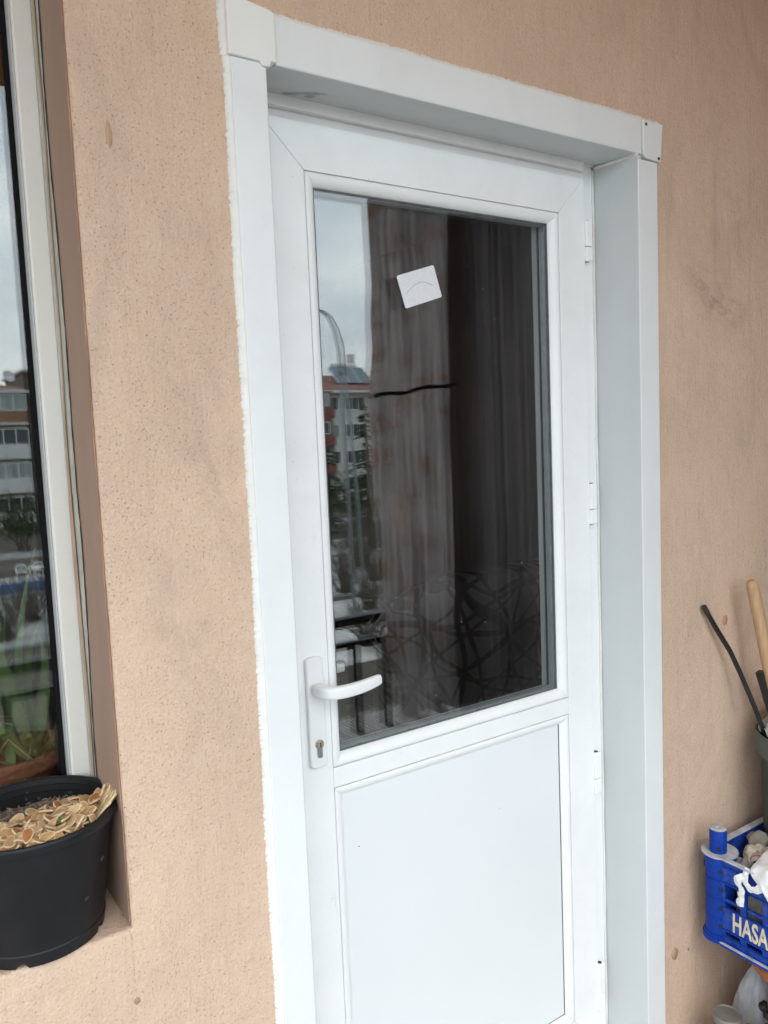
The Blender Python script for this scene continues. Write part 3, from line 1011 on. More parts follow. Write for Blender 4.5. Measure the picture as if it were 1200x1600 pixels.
# brown paint smeared over the caulk
def smear2(u, v):
    z = 1.02 + 1.55 * v
    k = max(0.0, nz3(z, 12, 3, 2.4) * .5 + .5)
    ya = .164 + .018 * nz3(z, 5, 6, 3.2)
    yb = min(.189, ya + .002 + .024 * k * k)
    t = u
    y = ya + (yb - ya) * t
    s = (y - .142) / (FYW - .144)
    return (WX - .0044 - (.0035) * s, y, z)
MB().grid(smear2, 3, 160).build('paint_smear', simple('smear_brown', (.43, .30, .215), .85, .12, 30), win, smooth=True)

# =================================================================== ROOM BEHIND THE GLASS
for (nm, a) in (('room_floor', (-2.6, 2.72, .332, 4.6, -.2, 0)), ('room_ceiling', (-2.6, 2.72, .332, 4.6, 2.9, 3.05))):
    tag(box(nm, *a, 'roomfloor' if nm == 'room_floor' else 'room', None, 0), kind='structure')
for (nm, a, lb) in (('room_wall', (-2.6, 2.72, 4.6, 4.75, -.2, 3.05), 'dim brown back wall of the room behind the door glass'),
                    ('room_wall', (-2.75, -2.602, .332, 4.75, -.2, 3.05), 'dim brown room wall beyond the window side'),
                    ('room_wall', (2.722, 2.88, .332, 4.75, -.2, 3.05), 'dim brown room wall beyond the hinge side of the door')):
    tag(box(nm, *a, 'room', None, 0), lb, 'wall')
# sofa with a line-print cover
sofa = empty('sofa', (1.6, 1.3, 0), 'sofa with a dark line-print cover seen dimly through the door glass', 'sofa')


def cushion(x0, x1, y0, y1, z0, z1, r=.06, dent=.02, sd=0):
    def fn(u, v):
        th = u * 2 * math.pi; ph = (v - .5) * math.pi
        e1, e2 = .28, .35
        f = lambda c, e: math.copysign(abs(c) ** e, c)
        x = f(math.cos(ph), e2) * f(math.cos(th), e1); y = f(math.cos(ph), e2) * f(math.sin(th), e1); z = f(math.sin(ph), e2)
        d = dent * nz3(x * 1.4 + sd, y * 1.4, z * 1.4)
        return ((x0 + x1) / 2 + (x1 - x0) / 2 * x * (1 + d), (y0 + y1) / 2 + (y1 - y0) / 2 * y * (1 + d), (z0 + z1) / 2 + (z1 - z0) / 2 * z * (1 + d))
    return MB().grid(fn, 60, 30, close_u=True)


cushion(.82, 2.4, .80, 1.02, .10, 1.15, sd=1).build('backrest', 'sofa', sofa, smooth=True)
cushion(.94, 2.28, .98, 1.8, .14, .50, sd=3).build('seat', 'sofa', sofa, smooth=True)
cushion(.84, 1.0, 1.0, 1.8, .10, .68, sd=5).build('armrest', 'sofa', sofa, smooth=True)
cushion(2.22, 2.39, 1.0, 1.8, .10, .68, sd=6).build('armrest', 'sofa', sofa, smooth=True)
for (x, y) in ((.92, .9), (2.3, .9), (.92, 1.7), (2.3, 1.7)):
    MB().lathe([(.018, 0), (.026, .14)], (x, y), 12, cap0=True, cap1=True).build('leg', 'roomfloor', sofa)
# plant on the inside of the window
isill = box('inner_sill', -1.745, -.2475, .264, .62, .86, .905, 'winframe', None, .004)
tag(isill, 'inner window ledge carrying the potted plant', 'ledge')
pl_ = empty('potted_plant', (-.33, .44, .905), 'terracotta pot of long green leaves and dry stems behind the window glass', 'plant')
pcx, pcy = -.345, .430
MB().lathe([(.072, .906), (.080, .93), (.098, 1.035), (.106, 1.036), (.108, 1.065), (.101, 1.065), (.098, 1.045), (.001, 1.045)], (pcx, pcy), 36, cap0=True).build('pot', 'terracotta', pl_, smooth=False, auto=40)
def leafblade(b, base, tip, w, bend, seed):
    base = Vector(base); tip = Vector(tip)
    side = Vector((.95, -.25 + .3 * math.sin(seed), 0)).normalized()
    n = 9; vs = []; fs = []
    for i in range(n):
        t = i / (n - 1)
        p = base.lerp(tip, t) + Vector(bend) * math.sin(t * math.pi * .8)
        ww = w * (1 - t ** 1.8) * (.75 + .5 * math.sin(t * math.pi)) * .6 + .0006
        dn = side.cross((tip - base).normalized())
        vs += [p - side * ww + dn * ww * .35, p, p + side * ww + dn * ww * .35]
    for i in range(n - 1):
        a = i * 3
        fs += [(a, a + 1, a + 4, a + 3), (a + 1, a + 2, a + 5, a + 4)]
    b.add(vs, fs)
for k in range(48):
    a = RND.uniform(0, 6.28); r = RND.uniform(.02, .075)
    bs = (pcx + r * math.cos(a), pcy - .01 + r * math.sin(a), 1.045)
    hgt = RND.uniform(.12, .40)
    tp = (bs[0] + RND.uniform(-.10, .09), bs[1] + RND.uniform(-.09, .08), 1.045 + hgt)
    b = MB(); leafblade(b, bs, tp, RND.uniform(.008, .017), (RND.uniform(-.04, .04), RND.uniform(-.03, .02), RND.uniform(.0, .02)), k)
    b.build('leaf', 'leaf', pl_, smooth=True, fix=False)
for k in range(12):
    a = RND.uniform(0, 6.28)
    bs = Vector((pcx + .06 * math.cos(a), pcy - .02 + .05 * math.sin(a), 1.05))
    e = bs + Vector((RND.uniform(-.10, .10), RND.uniform(-.10, -.02), RND.uniform(-.05, .09)))
    mid = bs.lerp(e, .5) + Vector((0, -.01, .05))
    MB().tube([bs, mid, e], [.0022, .0017, .001], 5).build('dry_stem', 'drystem', pl_, smooth=True)

# =================================================================== BLACK POT WITH SEEDS ON THE SILL
PC = (-.3600, .0930)
SILL = .880
pot = empty('plant_pot', (PC[0], PC[1], SILL), 'large black plastic plant pot on the window sill filled with pumpkin seeds', 'pot')
RT, RB, ZR = .1215, .0935, 1.0740
def rr(z): return RB + (RT - RB) * (z - SILL) / (ZR - SILL)
prof = [(.001, SILL + .014), (RB - .006, SILL + .014), (RB - .004, SILL + .0005), (RB - .0006, SILL + .0005), (RB + .0015, SILL + .002), (rr(SILL + .020) + .0015, SILL + .0205), (rr(SILL + .022), SILL + .0225), (rr(SILL + .028), SILL + .028)]
for k in range(1, 9):
    z = SILL + .028 + (ZR - .018 - SILL - .028) * k / 8
    prof.append((rr(z), z))
prof += [(RT + .0005, ZR - .016), (RT + .006, ZR - .0135), (RT + .0078, ZR - .009), (RT + .0078, ZR - .003), (RT + .0058, ZR), (RT + .002, ZR + .0006), (RT - .0015, ZR - .002),
         (RT - .0025, ZR - .010), (RT - .0045, ZR - .011), (RT - .0050, ZR - .020), (RT - .0075, ZR - .021), (RT - .0085, ZR - .055)]
b = MB().lathe(prof, PC, 96)
# notches cut in the foot ring
notch = []
for a0 in (-1.98, -.62, .8, 2.2, 3.3):
    notch.append(a0)
vs = []
for (x, y, z) in b.v:
    a = math.atan2(y - PC[1], x - PC[0])
    if z < SILL + .003 and math.hypot(x - PC[0], y - PC[1]) > RB - .005 and any(abs((a - q + math.pi) % (2 * math.pi) - math.pi) < .075 for q in notch):
        z = z + .0085
    vs.append((x, y, z))
b.v = vs
body = b.build('pot_body', 'pot', pot, auto=32)
for k, (a, z, w) in enumerate(((-.70, 1.0, .006), (-1.02, .955, .0045), (-1.30, .895, .003), (-1.36, .8945, .003))):
    r_ = rr(z) + .0002
    p = (PC[0] + r_ * math.cos(a), PC[1] + r_ * math.sin(a), z)
    me_ = MB().lathe([(.0001, .0006), (w * .6, .0005), (w, 0)], n=12).mesh('mud_spot', simple('mud%d' % k, (.035, .035, .037), .9, .2))
    inst('mud_spot', me_, p, pot, (math.radians(90), 0, a + math.pi / 2), (1, .6, 1))
for k in range(26):
    a = RND.uniform(.2, 2.8); z = ZR - RND.uniform(.012, .035)
    r_ = RT - .0088
    inst('mud_spot', me_, (PC[0] + r_ * math.cos(a), PC[1] + r_ * math.sin(a), z), pot, (math.radians(90), 0, a - math.pi / 2), (RND.uniform(.4, 1.4), RND.uniform(.4, 1), 1))


def soil_z(x, y):
    dx, dy = x - PC[0], y - PC[1]
    return ZR - .026 + .012 * max(-1, min(1, -dy / .11)) + .006 * max(0, dx / .11) + .004 * nz3(x, y, 0, 30) + .003 * nz3(x, y, 4, 80)


def soil_fn(u, v):
    a = u * 2 * math.pi; r = .0005 + (RT - .0075) * v
    x, y = PC[0] + r * math.cos(a), PC[1] + r * math.sin(a)
    return (x, y, soil_z(x, y))
tag(MB().grid(soil_fn, 72, 30, close_u=True).build('soil', 'soil', None, smooth=True), 'dry crumbly soil showing at the back of the black pot', 'soil', kind='stuff')
# dry fibres and crumbs on the soil
b = MB()
for k in range(420):
    a = RND.uniform(-.3, 3.4); r = RND.uniform(.02, RT - .012)
    x, y = PC[0] + r * math.cos(a), PC[1] + r * math.sin(a)
    L = RND.uniform(.004, .016); th = RND.uniform(0, 6.28)
    z = soil_z(x, y) + .001
    b.tube([(x, y, z), (x + L * .5 * math.cos(th), y + L * .5 * math.sin(th), z + RND.uniform(.0005, .005)), (x + L * math.cos(th + .4), y + L * math.sin(th + .4), z + RND.uniform(-.001, .004))], RND.uniform(.0004, .0009), 4)
tag(b.build('soil_fibres', 'fibre', None, fix=False), 'loose dry fibres lying on the soil in the black pot', 'fibres', kind='stuff')


def seed_mesh(mat, var):
    """flat teardrop seed with a raised edge"""
    b = MB(); n = 18
    L, Wd, T = .0118, .0066, .0017
    def outl(a):
        c, s = math.cos(a), math.sin(a)
        return (L * c, Wd * s * (1 - .30 * c - .12 * c * c * c))
    rings = ((1.0, 0, 1), (.93, .95, 1), (.86, .80, 0), (.5, 1.25, 0))
    vs, fs, ms = [], [], []
    for sgn in (1, -1):
        base = len(vs)
        for (k, h, _) in rings:
            for i in range(n):
                x, y = outl(2 * math.pi * i / n)
                vs.append((x * k, y * k, sgn * T * h + .0012 * var * (x / L) ** 2))
        vs.append((0, 0, sgn * T * 1.32))
        c0 = len(vs) - 1
        for q in range(3):
            for i in range(n):
                f = (base + q * n + i, base + q * n + (i + 1) % n, base + (q + 1) * n + (i + 1) % n, base + (q + 1) * n + i)
                fs.append(f if sgn > 0 else f[::-1]); ms.append(1 if q < 2 else 0)
        for i in range(n):
            f = (base + 3 * n + i, base + 3 * n + (i + 1) % n, c0)
            fs.append(f if sgn > 0 else f[::-1]); ms.append(0)
    b.v = vs; b.f = fs; b.m = ms
    me = b.mesh('pumpkin_seed', [mat, 'seed_rim'], smooth=True)
    return me


seeds = [seed_mesh(m_, v_) for m_, v_ in (('seed_a', .4), ('seed_a', -.3), ('seed_b', .5), ('seed_b', 0), ('seed_c', .3))]
SL = ['flat pale cream pumpkin seed lying in the black pot on the sill'] * 2 + ['flat tan pumpkin seed lying in the black pot on the sill'] * 2 + ['flat orange brown pumpkin seed lying in the black pot on the sill']
SG = ['cream pumpkin seeds in the black pot'] * 2 + ['tan pumpkin seeds in the black pot'] * 2 + ['orange brown pumpkin seeds in the black pot']
cnt = 0
placed = []
rs = random.Random(5)
tries = 0
while cnt < 236 and tries < 9000:
    tries += 1
    layer = 0 if cnt < 120 else (1 if cnt < 190 else 2)
    a = rs.uniform(0, 2 * math.pi); r = math.sqrt(rs.random()) * (RT - .016)
    x, y = PC[0] + r * math.cos(a), PC[1] + r * math.sin(a)
    lim = .048 - .030 * layer + .25 * (x - PC[0])
    if y - PC[1] > lim: continue
    if sum(1 for p in placed if p[2] == layer and (p[0] - x) ** 2 + (p[1] - y) ** 2 < (.0105) ** 2): continue
    placed.append((x, y, layer))
    z = soil_z(x, y) + .0025 + .0045 * layer + rs.uniform(0, .003)
    ki = rs.choices(range(5), (4, 4, 4, 3, 3))[0]
    o = inst('pumpkin_seed', seeds[ki], (x, y, z), None,
             (rs.gauss(0, .42), rs.gauss(0, .34), rs.uniform(0, 6.28)), [rs.uniform(.92, 1.22)] * 3)
    tag(o, SL[ki], 'pumpkin seed', SG[ki]); cnt += 1
# the little pile leaning up over the rim at the right
ed = random.Random(9)
for k in range(16):
    t = k / 15
    a = -.62 + .62 * t + ed.uniform(-.05, .05)
    rad = RT - .014 + .0085 * (k % 3)
    z = ZR - .010 + .0085 * (k % 3) + .010 * t
    o = inst('pumpkin_seed', seeds[k % 5 if k % 5 != 4 else 0], (PC[0] + rad * math.cos(a), PC[1] + rad * math.sin(a), z), None,
             (ed.gauss(0, .12), -math.radians(48) + ed.gauss(0, .15), a + ed.gauss(0, .22)), [1.12] * 3)
    tag(o, 'pumpkin seed propped up over the right rim of the black pot', 'pumpkin seed', 'pumpkin seeds heaped on the rim')
# sprout
sp_ = MB()
sx, sy = -.3265, .033
sz = soil_z(sx, sy) + .012
for k in range(7):
    a = k * .9
    r = .008
    c, s = math.cos(a), math.sin(a)
    sp_.add([(sx, sy, sz), (sx + r * .6 * c - .003 * s, sy + r * .6 * s + .003 * c, sz + .003), (sx + r * c, sy + r * s, sz + .002), (sx + r * .6 * c + .003 * s, sy + r * .6 * s - .003 * c, sz + .004)], [(0, 1, 2, 3)])
sp_.tube([(sx, sy, sz - .012), (sx, sy, sz)], .001, 6)
tag(sp_.build('sprout', 'sprout', None, fix=False), 'tiny green sprout among the pumpkin seeds', 'sprout')

# =================================================================== CRATE CORNER ON THE RIGHT
KX0, KX1, KY0, KY1, KZ0, KZ1 = 1.125, 1.56, -.52, -.022, .355, .566
crate = empty('plastic_crate', ((KX0 + KX1) / 2, (KY0 + KY1) / 2, KZ0), 'blue plastic crate with cream letters by the wall on an orange stool', 'crate')
T = .006


def side_x(xf, sgn):
    """panel whose outer face is at xf, looking along sgn x; runs along y"""
    x0, x1 = (xf, xf + T) if sgn < 0 else (xf - T, xf)
    ya, yb = KY0 + .045, KY1 - .058
    b = MB()
    cols = [ya + (yb - ya) * k / 7 for k in range(8)]
    # bands: bottom ring, slot row, letter band, slot row, slot row, top band
    z = [KZ0, .373, .388, .446, .461, .478, .506, .566]
    b.box(x0, x1, ya, yb, z[0], z[1]); b.box(x0, x1, ya, yb, z[2], z[3])
    b.box(x0, x1, ya, yb, z[6], z[7]); b.box(x0, x1, ya, yb, z[4], z[4] + .007)
    for (za, zb) in ((z[1], z[2]), (z[3], z[4]), (z[4] + .007, z[6])):
        for k, c in enumerate(cols):
            hw = .0085
            b.box(x0, x1, max(ya, c - hw), min(yb, c + hw), za, zb)
    o = b.build('side_panel', 'crate', crate, 0)
    # proud ribs
    r = MB(); xo = xf + sgn * .0035
    xa, xb = sorted((xo, xf - sgn * .0005))
    for zz in (z[0] + .001, z[1] - .0025, z[2] + .0005, z[3] - .0005, z[6] + .002, .548):
        r.box(xa, xb, ya, yb, zz - .0016, zz + .0016)
    for c in cols[1:-1]:
        r.box(xa + .0003 * (sgn < 0), xb, c - .0095, c - .007, z[3] + .002, z[6] - .001)
        r.box(xa + .0003 * (sgn < 0), xb, c - .0095, c - .007, z[0] + .003, z[2] - .001)
    r.build('rib', 'crate', o, .0006)
    return o


sx_panel = side_x(KX0 + .010, -1)
side_x(KX1 - .010, 1)
for (yf, sg) in ((KY1 - .012, 1), (KY0 + .012, -1)):
    y0, y1 = (yf - T, yf) if sg > 0 else (yf, yf + T)
    xa, xb = KX0 + .058, KX1 - .058
    b = MB()
    for (za, zb) in ((.355, .373), (.388, .446), (.461, .468), (.506, .566)):
        b.box(xa, xb, y0, y1, za, zb)
    for (za, zb) in ((.373, .388), (.446, .461), (.468, .506)):
        for k in range(7):
            c = xa + (xb - xa) * k / 6
            b.box(max(xa, c - .0085), min(xb, c + .0085), y0, y1, za, zb)
    b.build('end_panel', 'crate', crate, 0)
box('base', KX0 + .012, KX1 - .012, KY0 + .014, KY1 - .02, KZ0, KZ0 + .006, 'crate', crate, 0)
# rims
b = MB()
b.box(KX0 + .001, KX0 + .0155, KY0 + .05, KY1 - .06, .5662, .5705); b.box(KX1 - .0155, KX1, KY0 + .05, KY1 - .06, .5662, .5705)
b.box(KX0 + .05, KX1 - .05, KY1 - .019, KY1 - .0025, .5662, .5705); b.box(KX0 + .05, KX1 - .05, KY0 + .004, KY0 + .019, .5662, .5705)
b.build('rim', 'crate_worn', crate, .0012)
b = MB()
box('foot_rim', KX0 - .002, KX0 + .0095, KY0 + .05, KY1 - .06, KZ0 - .007, KZ0 - .0005, 'crate', crate, .001)
box('foot_rim', KX1 - .0095, KX1 + .002, KY0 + .05, KY1 - .06, KZ0 - .007, KZ0 - .0005, 'crate', crate, .001)
b = MB(); b.box(KX0 - .0022, KX0 + .0055, KY0 + .05, KY1 - .058, KZ0 - .0004, KZ0 + .0012)
b.build('foot_edge', 'crate_worn', crate, .0004)


def post(cx, cy, tall, sx_, sy_):
    r = .0335
    n = 40
    pr = [(r + .0065, KZ0 - .006), (r + .0065, KZ0 + .004), (r + .003, KZ0 + .006), (r + .003, KZ0 + .012), (r, KZ0 + .013)]
    for z in (.412, .462, .508):
        pr += [(r, z - .0012), (r - .0012, z - .0006), (r - .0012, z + .0006), (r, z + .0012)]
    pr += [(r, .545), (r + .0035, .546), (r + .0045, .566), (r + .0005, .5665)]
    b = MB().lathe(pr, (cx, cy), n, cap0=True, cap1=True)
    o = b.build('corner_post', 'crate', crate, auto=35)
    fl = MB().lathe([(r + .0095, .5668), (r + .0095, .5704), (r - .006, .5712)], (cx, cy), n, cap0=True, cap1=True)
    fl.build('post_flange', 'crate_worn', o, auto=30)
    if tall:
        r, r_full = .0240, r
        cx, cy = cx - .0065 * (1 if sx_ < 0 else -1), cy
        t_ = MB().lathe([(r - .0035, .5715), (r - .0035, .6275), (r - .0045, .6290)], (cx, cy), n)
        t_.build('post_top', 'crate', o, auto=40)
        w = MB().lathe([(r - .0035, .6292), (r - .0050, .6302), (.0075, .6302), (.0068, .622), (.0066, .6205)], (cx, cy), n)
        w.build('post_cap', 'crate_worn', o, auto=40)
        w = MB().lathe([(.0066, .6206), (.0005, .6204)], (cx, cy), 20)
        w.build('cap_hole', 'black', o)
        cx, cy, r, rt_, tx_ = cx + .0065 * (1 if sx_ < 0 else -1), cy, r_full, r, cx
    for z in (.392, .436, .486, .530) + ((.585,) if tall else ()):
        a = math.atan2(sy_, sx_)
        rr_ = r if z < .57 else rt_ - .0035
        px_ = cx if z < .57 else tx_
        w = MB().lathe([(.0001, .0007), (.0050, .0006), (.0056, -.001)], n=14)
        me_ = w.mesh('peg_hole', 'black')
        inst('peg_hole', me_, (px_ + rr_ * math.cos(a), cy + rr_ * math.sin(a), z), o, (math.radians(90), 0, a + math.pi / 2))
    # side clip
    box('clip', cx + sx_ * .004 - .004, cx + sx_ * .004 + .004, cy + .028, cy + .0405, .515, .54, 'crate', o, .002)


post(KX0 + .0345, KY1 - .0360, True, -.80, -.60)
post(KX1 - .0345, KY1 - .0360, True, 1, -.5)
post(KX0 + .0345, KY0 + .0360, True, -.9, -.4)
post(KX1 - .0345, KY0 + .0360, True, 1, -.4)
# lettering on the band facing the door
cu = bpy.data.curves.new('lettering', 'FONT')
cu.body = 'HASA'
cu.size = .066
cu.extrude = .0006
cu.offset = .0013
cu.space_character = 1.02
to = bpy.data.objects.new('lettering_src', cu)
COL.objects.link(to)
dg = bpy.context.evaluated_depsgraph_get()
lm = bpy.data.meshes.new_from_object(to.evaluated_get(dg))
bpy.data.objects.remove(to, do_unlink=True)
lm.materials.clear(); lm.materials.append(M['letter'])
# text x -> -y, text y -> z, normal -> -x
lm.transform(Matrix(((0, 0, -1, KX0 + .0094), (-.54, 0, 0, -.1075), (0, 1, 0, .3945), (0, 0, 0, 1))))
lo = bpy.data.objects.new('lettering', lm); COL.objects.link(lo); put(lo, crate)


def lump(name, c, r, mat, label, cat='stone', seed=0, amp=.35, sc=1.3, rot=0, group=None, sub=4):
    bm = bmesh.new()
    bmesh.ops.create_icosphere(bm, subdivisions=sub, radius=1)
    for v in bm.verts:
        p = v.co.copy()
        k = 1 + amp * nz3(p.x * sc + seed * 5.1, p.y * sc, p.z * sc) + .10 * nz3(p.x + seed, p.y, p.z, 5) + .04 * nz3(p.x + seed, p.y, p.z, 12)
        v.co = Vector((p.x * r[0] * k, p.y * r[1] * k, p.z * r[2] * k))
    me = bpy.data.meshes.new(name); bm.to_mesh(me); bm.free()
    me.polygons.foreach_set('use_smooth', [True] * len(me.polygons))
    me.materials.append(M[mat])
    o = bpy.data.objects.new(name, me); o.location = c; o.rotation_euler = (0, 0, rot); COL.objects.link(o)
    return tag(o, label, cat, group)


# rubble under the surface holds the visible stones up
lump('stone', (1.245, -.105, .545), (.036, .028, .026), 'stone_a', 'pale porous pumice lump on top of the crate load', seed=1, amp=.6, sc=1.8)
lump('stone', (1.192, -.100, .535), (.022, .024, .022), 'stone_b', 'grey stone in front of the pumice lump in the crate', seed=2, amp=.5)
lump('stone', (1.185, -.150, .510), (.026, .030, .026), 'stone_b', 'darker grey stone low in the crate behind its rim', seed=3, amp=.4)
lump('stone', (1.300, -.075, .552), (.032, .024, .024), 'stone_c', 'brownish stone at the back of the crate', seed=4, amp=.4)
lump('stone', (1.255, -.165, .500), (.040, .040, .045), 'stone_b', 'large grey stone deep in the crate beneath the white bag', seed=5, amp=.4)
lump('stone', (1.235, -.085, .470), (.045, .038, .055), 'stone_c', 'brown stone at the bottom of the crate under the pumice', seed=6, amp=.3)
lump('stone', (1.190, -.125, .440), (.030, .035, .060), 'stone_c', 'narrow brown stone low against the lettered crate side', seed=7, amp=.3)
lump('stone', (1.260, -.220, .415), (.060, .070, .055), 'stone_c', 'wide brown stone on the crate floor', seed=8, amp=.3)
# pipe fitting
pf = empty('pipe_fitting', (1.205, -.135, .545), 'short grey pipe fitting with a copper ring among the stones', 'pipe')
dirp = Vector((-.75, -.62, -.10)).normalized()
c0 = Vector((1.222, -.118, .548))
pts = [c0 - dirp * .022, c0 + dirp * .020]
o = MB().tube(pts, .0165, 22, caps=False).build('tube', simple('pipe_grey', (.42, .39, .35), .6, .2, 40), pf, smooth=True)
sm_ = o.modifiers.new('solid', 'SOLIDIFY'); sm_.thickness = .003
MB().tube([c0 + dirp * .0035, c0 + dirp * .0075], .0180, 22).build('ring', 'copper', pf, smooth=False)
MB().tube([c0 + dirp * .012, c0 + dirp * .0125], .0140, 18).build('bore', 'black', pf)

# white plastic bag draped over the crate side
def bag_sheet(name, label, ctrl, mat, nu=40, nv=40, seed=0, amp=.007, parent=None):
    """bicubic-ish sheet from a control grid with crumple"""
    R_, C_ = len(ctrl), len(ctrl[0])
    def cr(p, t):
        n = len(p); t = t * (n - 1); i = min(int(t), n - 2); f = t - i
        a, b_, c_, d_ = p[max(i - 1, 0)], p[i], p[i + 1], p[min(i + 2, n - 1)]
        return .5 * ((2 * b_) + (c_ - a) * f + (2 * a - 5 * b_ + 4 * c_ - d_) * f * f + (3 * b_ - a - 3 * c_ + d_) * f ** 3)
    def fn(u, v):
        row = [cr([Vector(q) for q in r_], u) for r_ in ctrl]
        p = cr(row, v)
        q = p * 26
        rg = abs(nz3(q.x + seed, q.y, q.z, .9)) * 2 + .6 * abs(nz3(q.x, q.y + seed, q.z, 2.1))
        n = Vector((-.75, -.35, .55))
        return p + n * amp * (rg - .6)
    o = MB().grid(fn, nu, nv).build(name, mat, parent, smooth=True)
    s = o.modifiers.new('solid', 'SOLIDIFY'); s.thickness = .0010
    return o


bag = empty('plastic_bag', (1.2, -.22, .57), 'white plastic bag spilling over the lettered side of the blue crate', 'bag')
bag_sheet('bag_body', '', [
    [(1.300, -.150, .600), (1.300, -.24, .620), (1.300, -.34, .615), (1.30, -.44, .59)],
    [(1.235, -.150, .598), (1.225, -.24, .632), (1.225, -.34, .625), (1.23, -.44, .59)],
    [(1.175, -.152, .586), (1.165, -.23, .606), (1.165, -.34, .610), (1.17, -.44, .585)],
    [(1.128, -.158, .571), (1.123, -.215, .578), (1.120, -.33, .580), (1.125, -.44, .575)],
    [(1.118, -.186, .550), (1.114, -.215, .540), (1.112, -.33, .53), (1.118, -.44, .53)],
    [(1.118, -.212, .532), (1.116, -.228, .505), (1.114, -.33, .49), (1.118, -.44, .49)]], 'plasticbag', bag and 56, 56, 2, .010, bag)
# handle loop and twisted tail: crumpled ribbons
def ribbon(name, path, widths, parent, seed, n=60, m=9, amp=.004):
    pts = [Vector(p) for p in path]
    def at(t):
        t = t * (len(pts) - 1); i = min(int(t), len(pts) - 2); f = t - i
        f = f * f * (3 - 2 * f)
        return pts[i].lerp(pts[i + 1], f), widths[i] + (widths[i + 1] - widths[i]) * f
    def fn(u, v):
        p, w = at(v)
        q, _ = at(min(1, v + .03)); q0, _ = at(max(0, v - .03))
        d = (q - q0).normalized()
        side = d.cross(Vector((-1, 0, 0))).normalized()
        k = u - .5
        bulge = math.cos(k * math.pi) * .35
        cr_ = nz3(u * 3 + seed, v * 7, seed) + .6 * nz3(u * 7, v * 13 + seed, 2)
        return p + side * w * 2 * k * (1 + .35 * nz3(v * 9, seed, u)) + Vector((-1, -.2, 0)) * (w * bulge + amp * cr_)
    return MB().grid(fn, m, n).build(name, 'plasticbag', parent, smooth=True, fix=False)
ribbon('bag_handle', [(1.132, -.148, .574), (1.127, -.146, .556), (1.121, -.151, .541), (1.118, -.164, .532), (1.118, -.180, .537), (1.120, -.192, .549)], [.006, .008, .007, .007, .008, .010], bag, 3)
ribbon('bag_tail', [(1.130, -.150, .552), (1.124, -.140, .549), (1.119, -.131, .541), (1.120, -.137, .527), (1.120, -.141, .512), (1.121, -.140, .497), (1.120, -.137, .486), (1.120, -.139, .478)], [.006, .009, .010, .0075, .0085, .008, .010, .007], bag, 8)

# green bucket standing in the crate, with long things leaning out of it
BKC = (1.412, -.150)
bucket = empty('bucket', (BKC[0], BKC[1], .362), 'dark green bucket standing at the back of the blue crate', 'bucket')
MB().lathe([(.001, .363), (.098, .363), (.104, .40), (.120, .775), (.1235, .778), (.1235, .784)], BKC, 56).build('bucket_body', 'green', bucket, auto=35)
MB().lathe([(.1240, .776), (.1305, .778), (.1330, .800), (.1310, .826), (.1325, .830), (.1290, .833), (.1245, .828), (.1235, .776)], BKC, 56).build('bucket_lip', 'rimgrey', bucket, auto=35)
gb = MB()
def bagrim(u, v):
    a = u * 2 * math.pi
    r = .1225 - .045 * v + .012 * nz3(math.cos(a) * 3, math.sin(a) * 3, v * 3)
    z = .836 + .028 * math.sin(v * 2.4) + .018 * nz3(math.cos(a) * 4, math.sin(a) * 4, v * 4) - .05 * v * v
    return (BKC[0] + r * math.cos(a), BKC[1] + r * math.sin(a), z)
gb.grid(bagrim, 80, 14, close_u=True)
tag(gb.build('bin_liner', 'greybag', None, smooth=True), 'crumpled grey bag lining the dark green bucket', 'bag')
# rods
def stick(name, pts, rad, n, mat, label, cat, parent=None):
    o = MB().tube(pts, rad, n).build(name, mat, parent, auto=50)
    if label: tag(o, label, cat)
    return o
pr_ = empty('black_rod', (1.40, -.12, .60), 'thin bent black rod leaning from the green bucket against the wall', 'rod')
stick('rod', [(1.1855, -.002, 1.163), (1.222, -.008, 1.108), (1.262, -.020, 1.045), (1.288, -.032, .985), (1.312, -.052, .905), (1.335, -.072, .82), (1.372, -.10, .70), (1.385, -.11, .60)], [.0062, .0068, .0068, .0068, .0068, .0068, .0068, .0068], 6, simple('rod_black', (.013, .013, .014), .4, .3, 30), None, None, pr_)
stick('rod_end', [(1.182, -.0015, 1.1685), (1.1945, -.0035, 1.1495)], [.0074, .0074], 6, simple('tape', (.03, .028, .026), .5, .6, 90), None, None, pr_)
ws = empty('wooden_stick', (1.45, -.14, .40), 'round wooden broom handle standing in the green bucket', 'stick')
stick('shaft', [(1.3120, -.050, 1.205), (1.320, -.054, 1.165), (1.352, -.070, .99), (1.440, -.14, .40)], [.0150, .0152, .0155, .0155], 20, 'wood', None, None, ws)
stick('rounded_end', [(1.3083, -.0483, 1.2235), (1.3092, -.0487, 1.2190), (1.3119, -.0499, 1.2055)], [.0075, .0125, .0150], 20, 'wood', None, None, ws)
stick('black_strip', [(1.3375, -.055, .985), (1.352, -.066, .92), (1.378, -.09, .80), (1.40, -.11, .55)], .0125, 4, simple('strip_black', (.02, .018, .018), .5, .2), 'flat black strip beside the wooden handle in the bucket', 'strip')
stick('rusty_strip', [(1.359, -.060, 1.005), (1.372, -.070, .93), (1.392, -.09, .82), (1.41, -.11, .55)], .0075, 4, 'rust', 'rusty red strip between the black strip and the wooden handle', 'strip')
cl = lump('cloth_bundle', (1.405, -.105, .905), (.052, .045, .036), 'plasticbag', 'cream crumpled cloth stuffed in the mouth of the bucket', 'cloth', seed=12, amp=.7, sc=2.2)
cl.data.materials[0] = cloth('cream_cloth', (.62, .58, .50), .15)

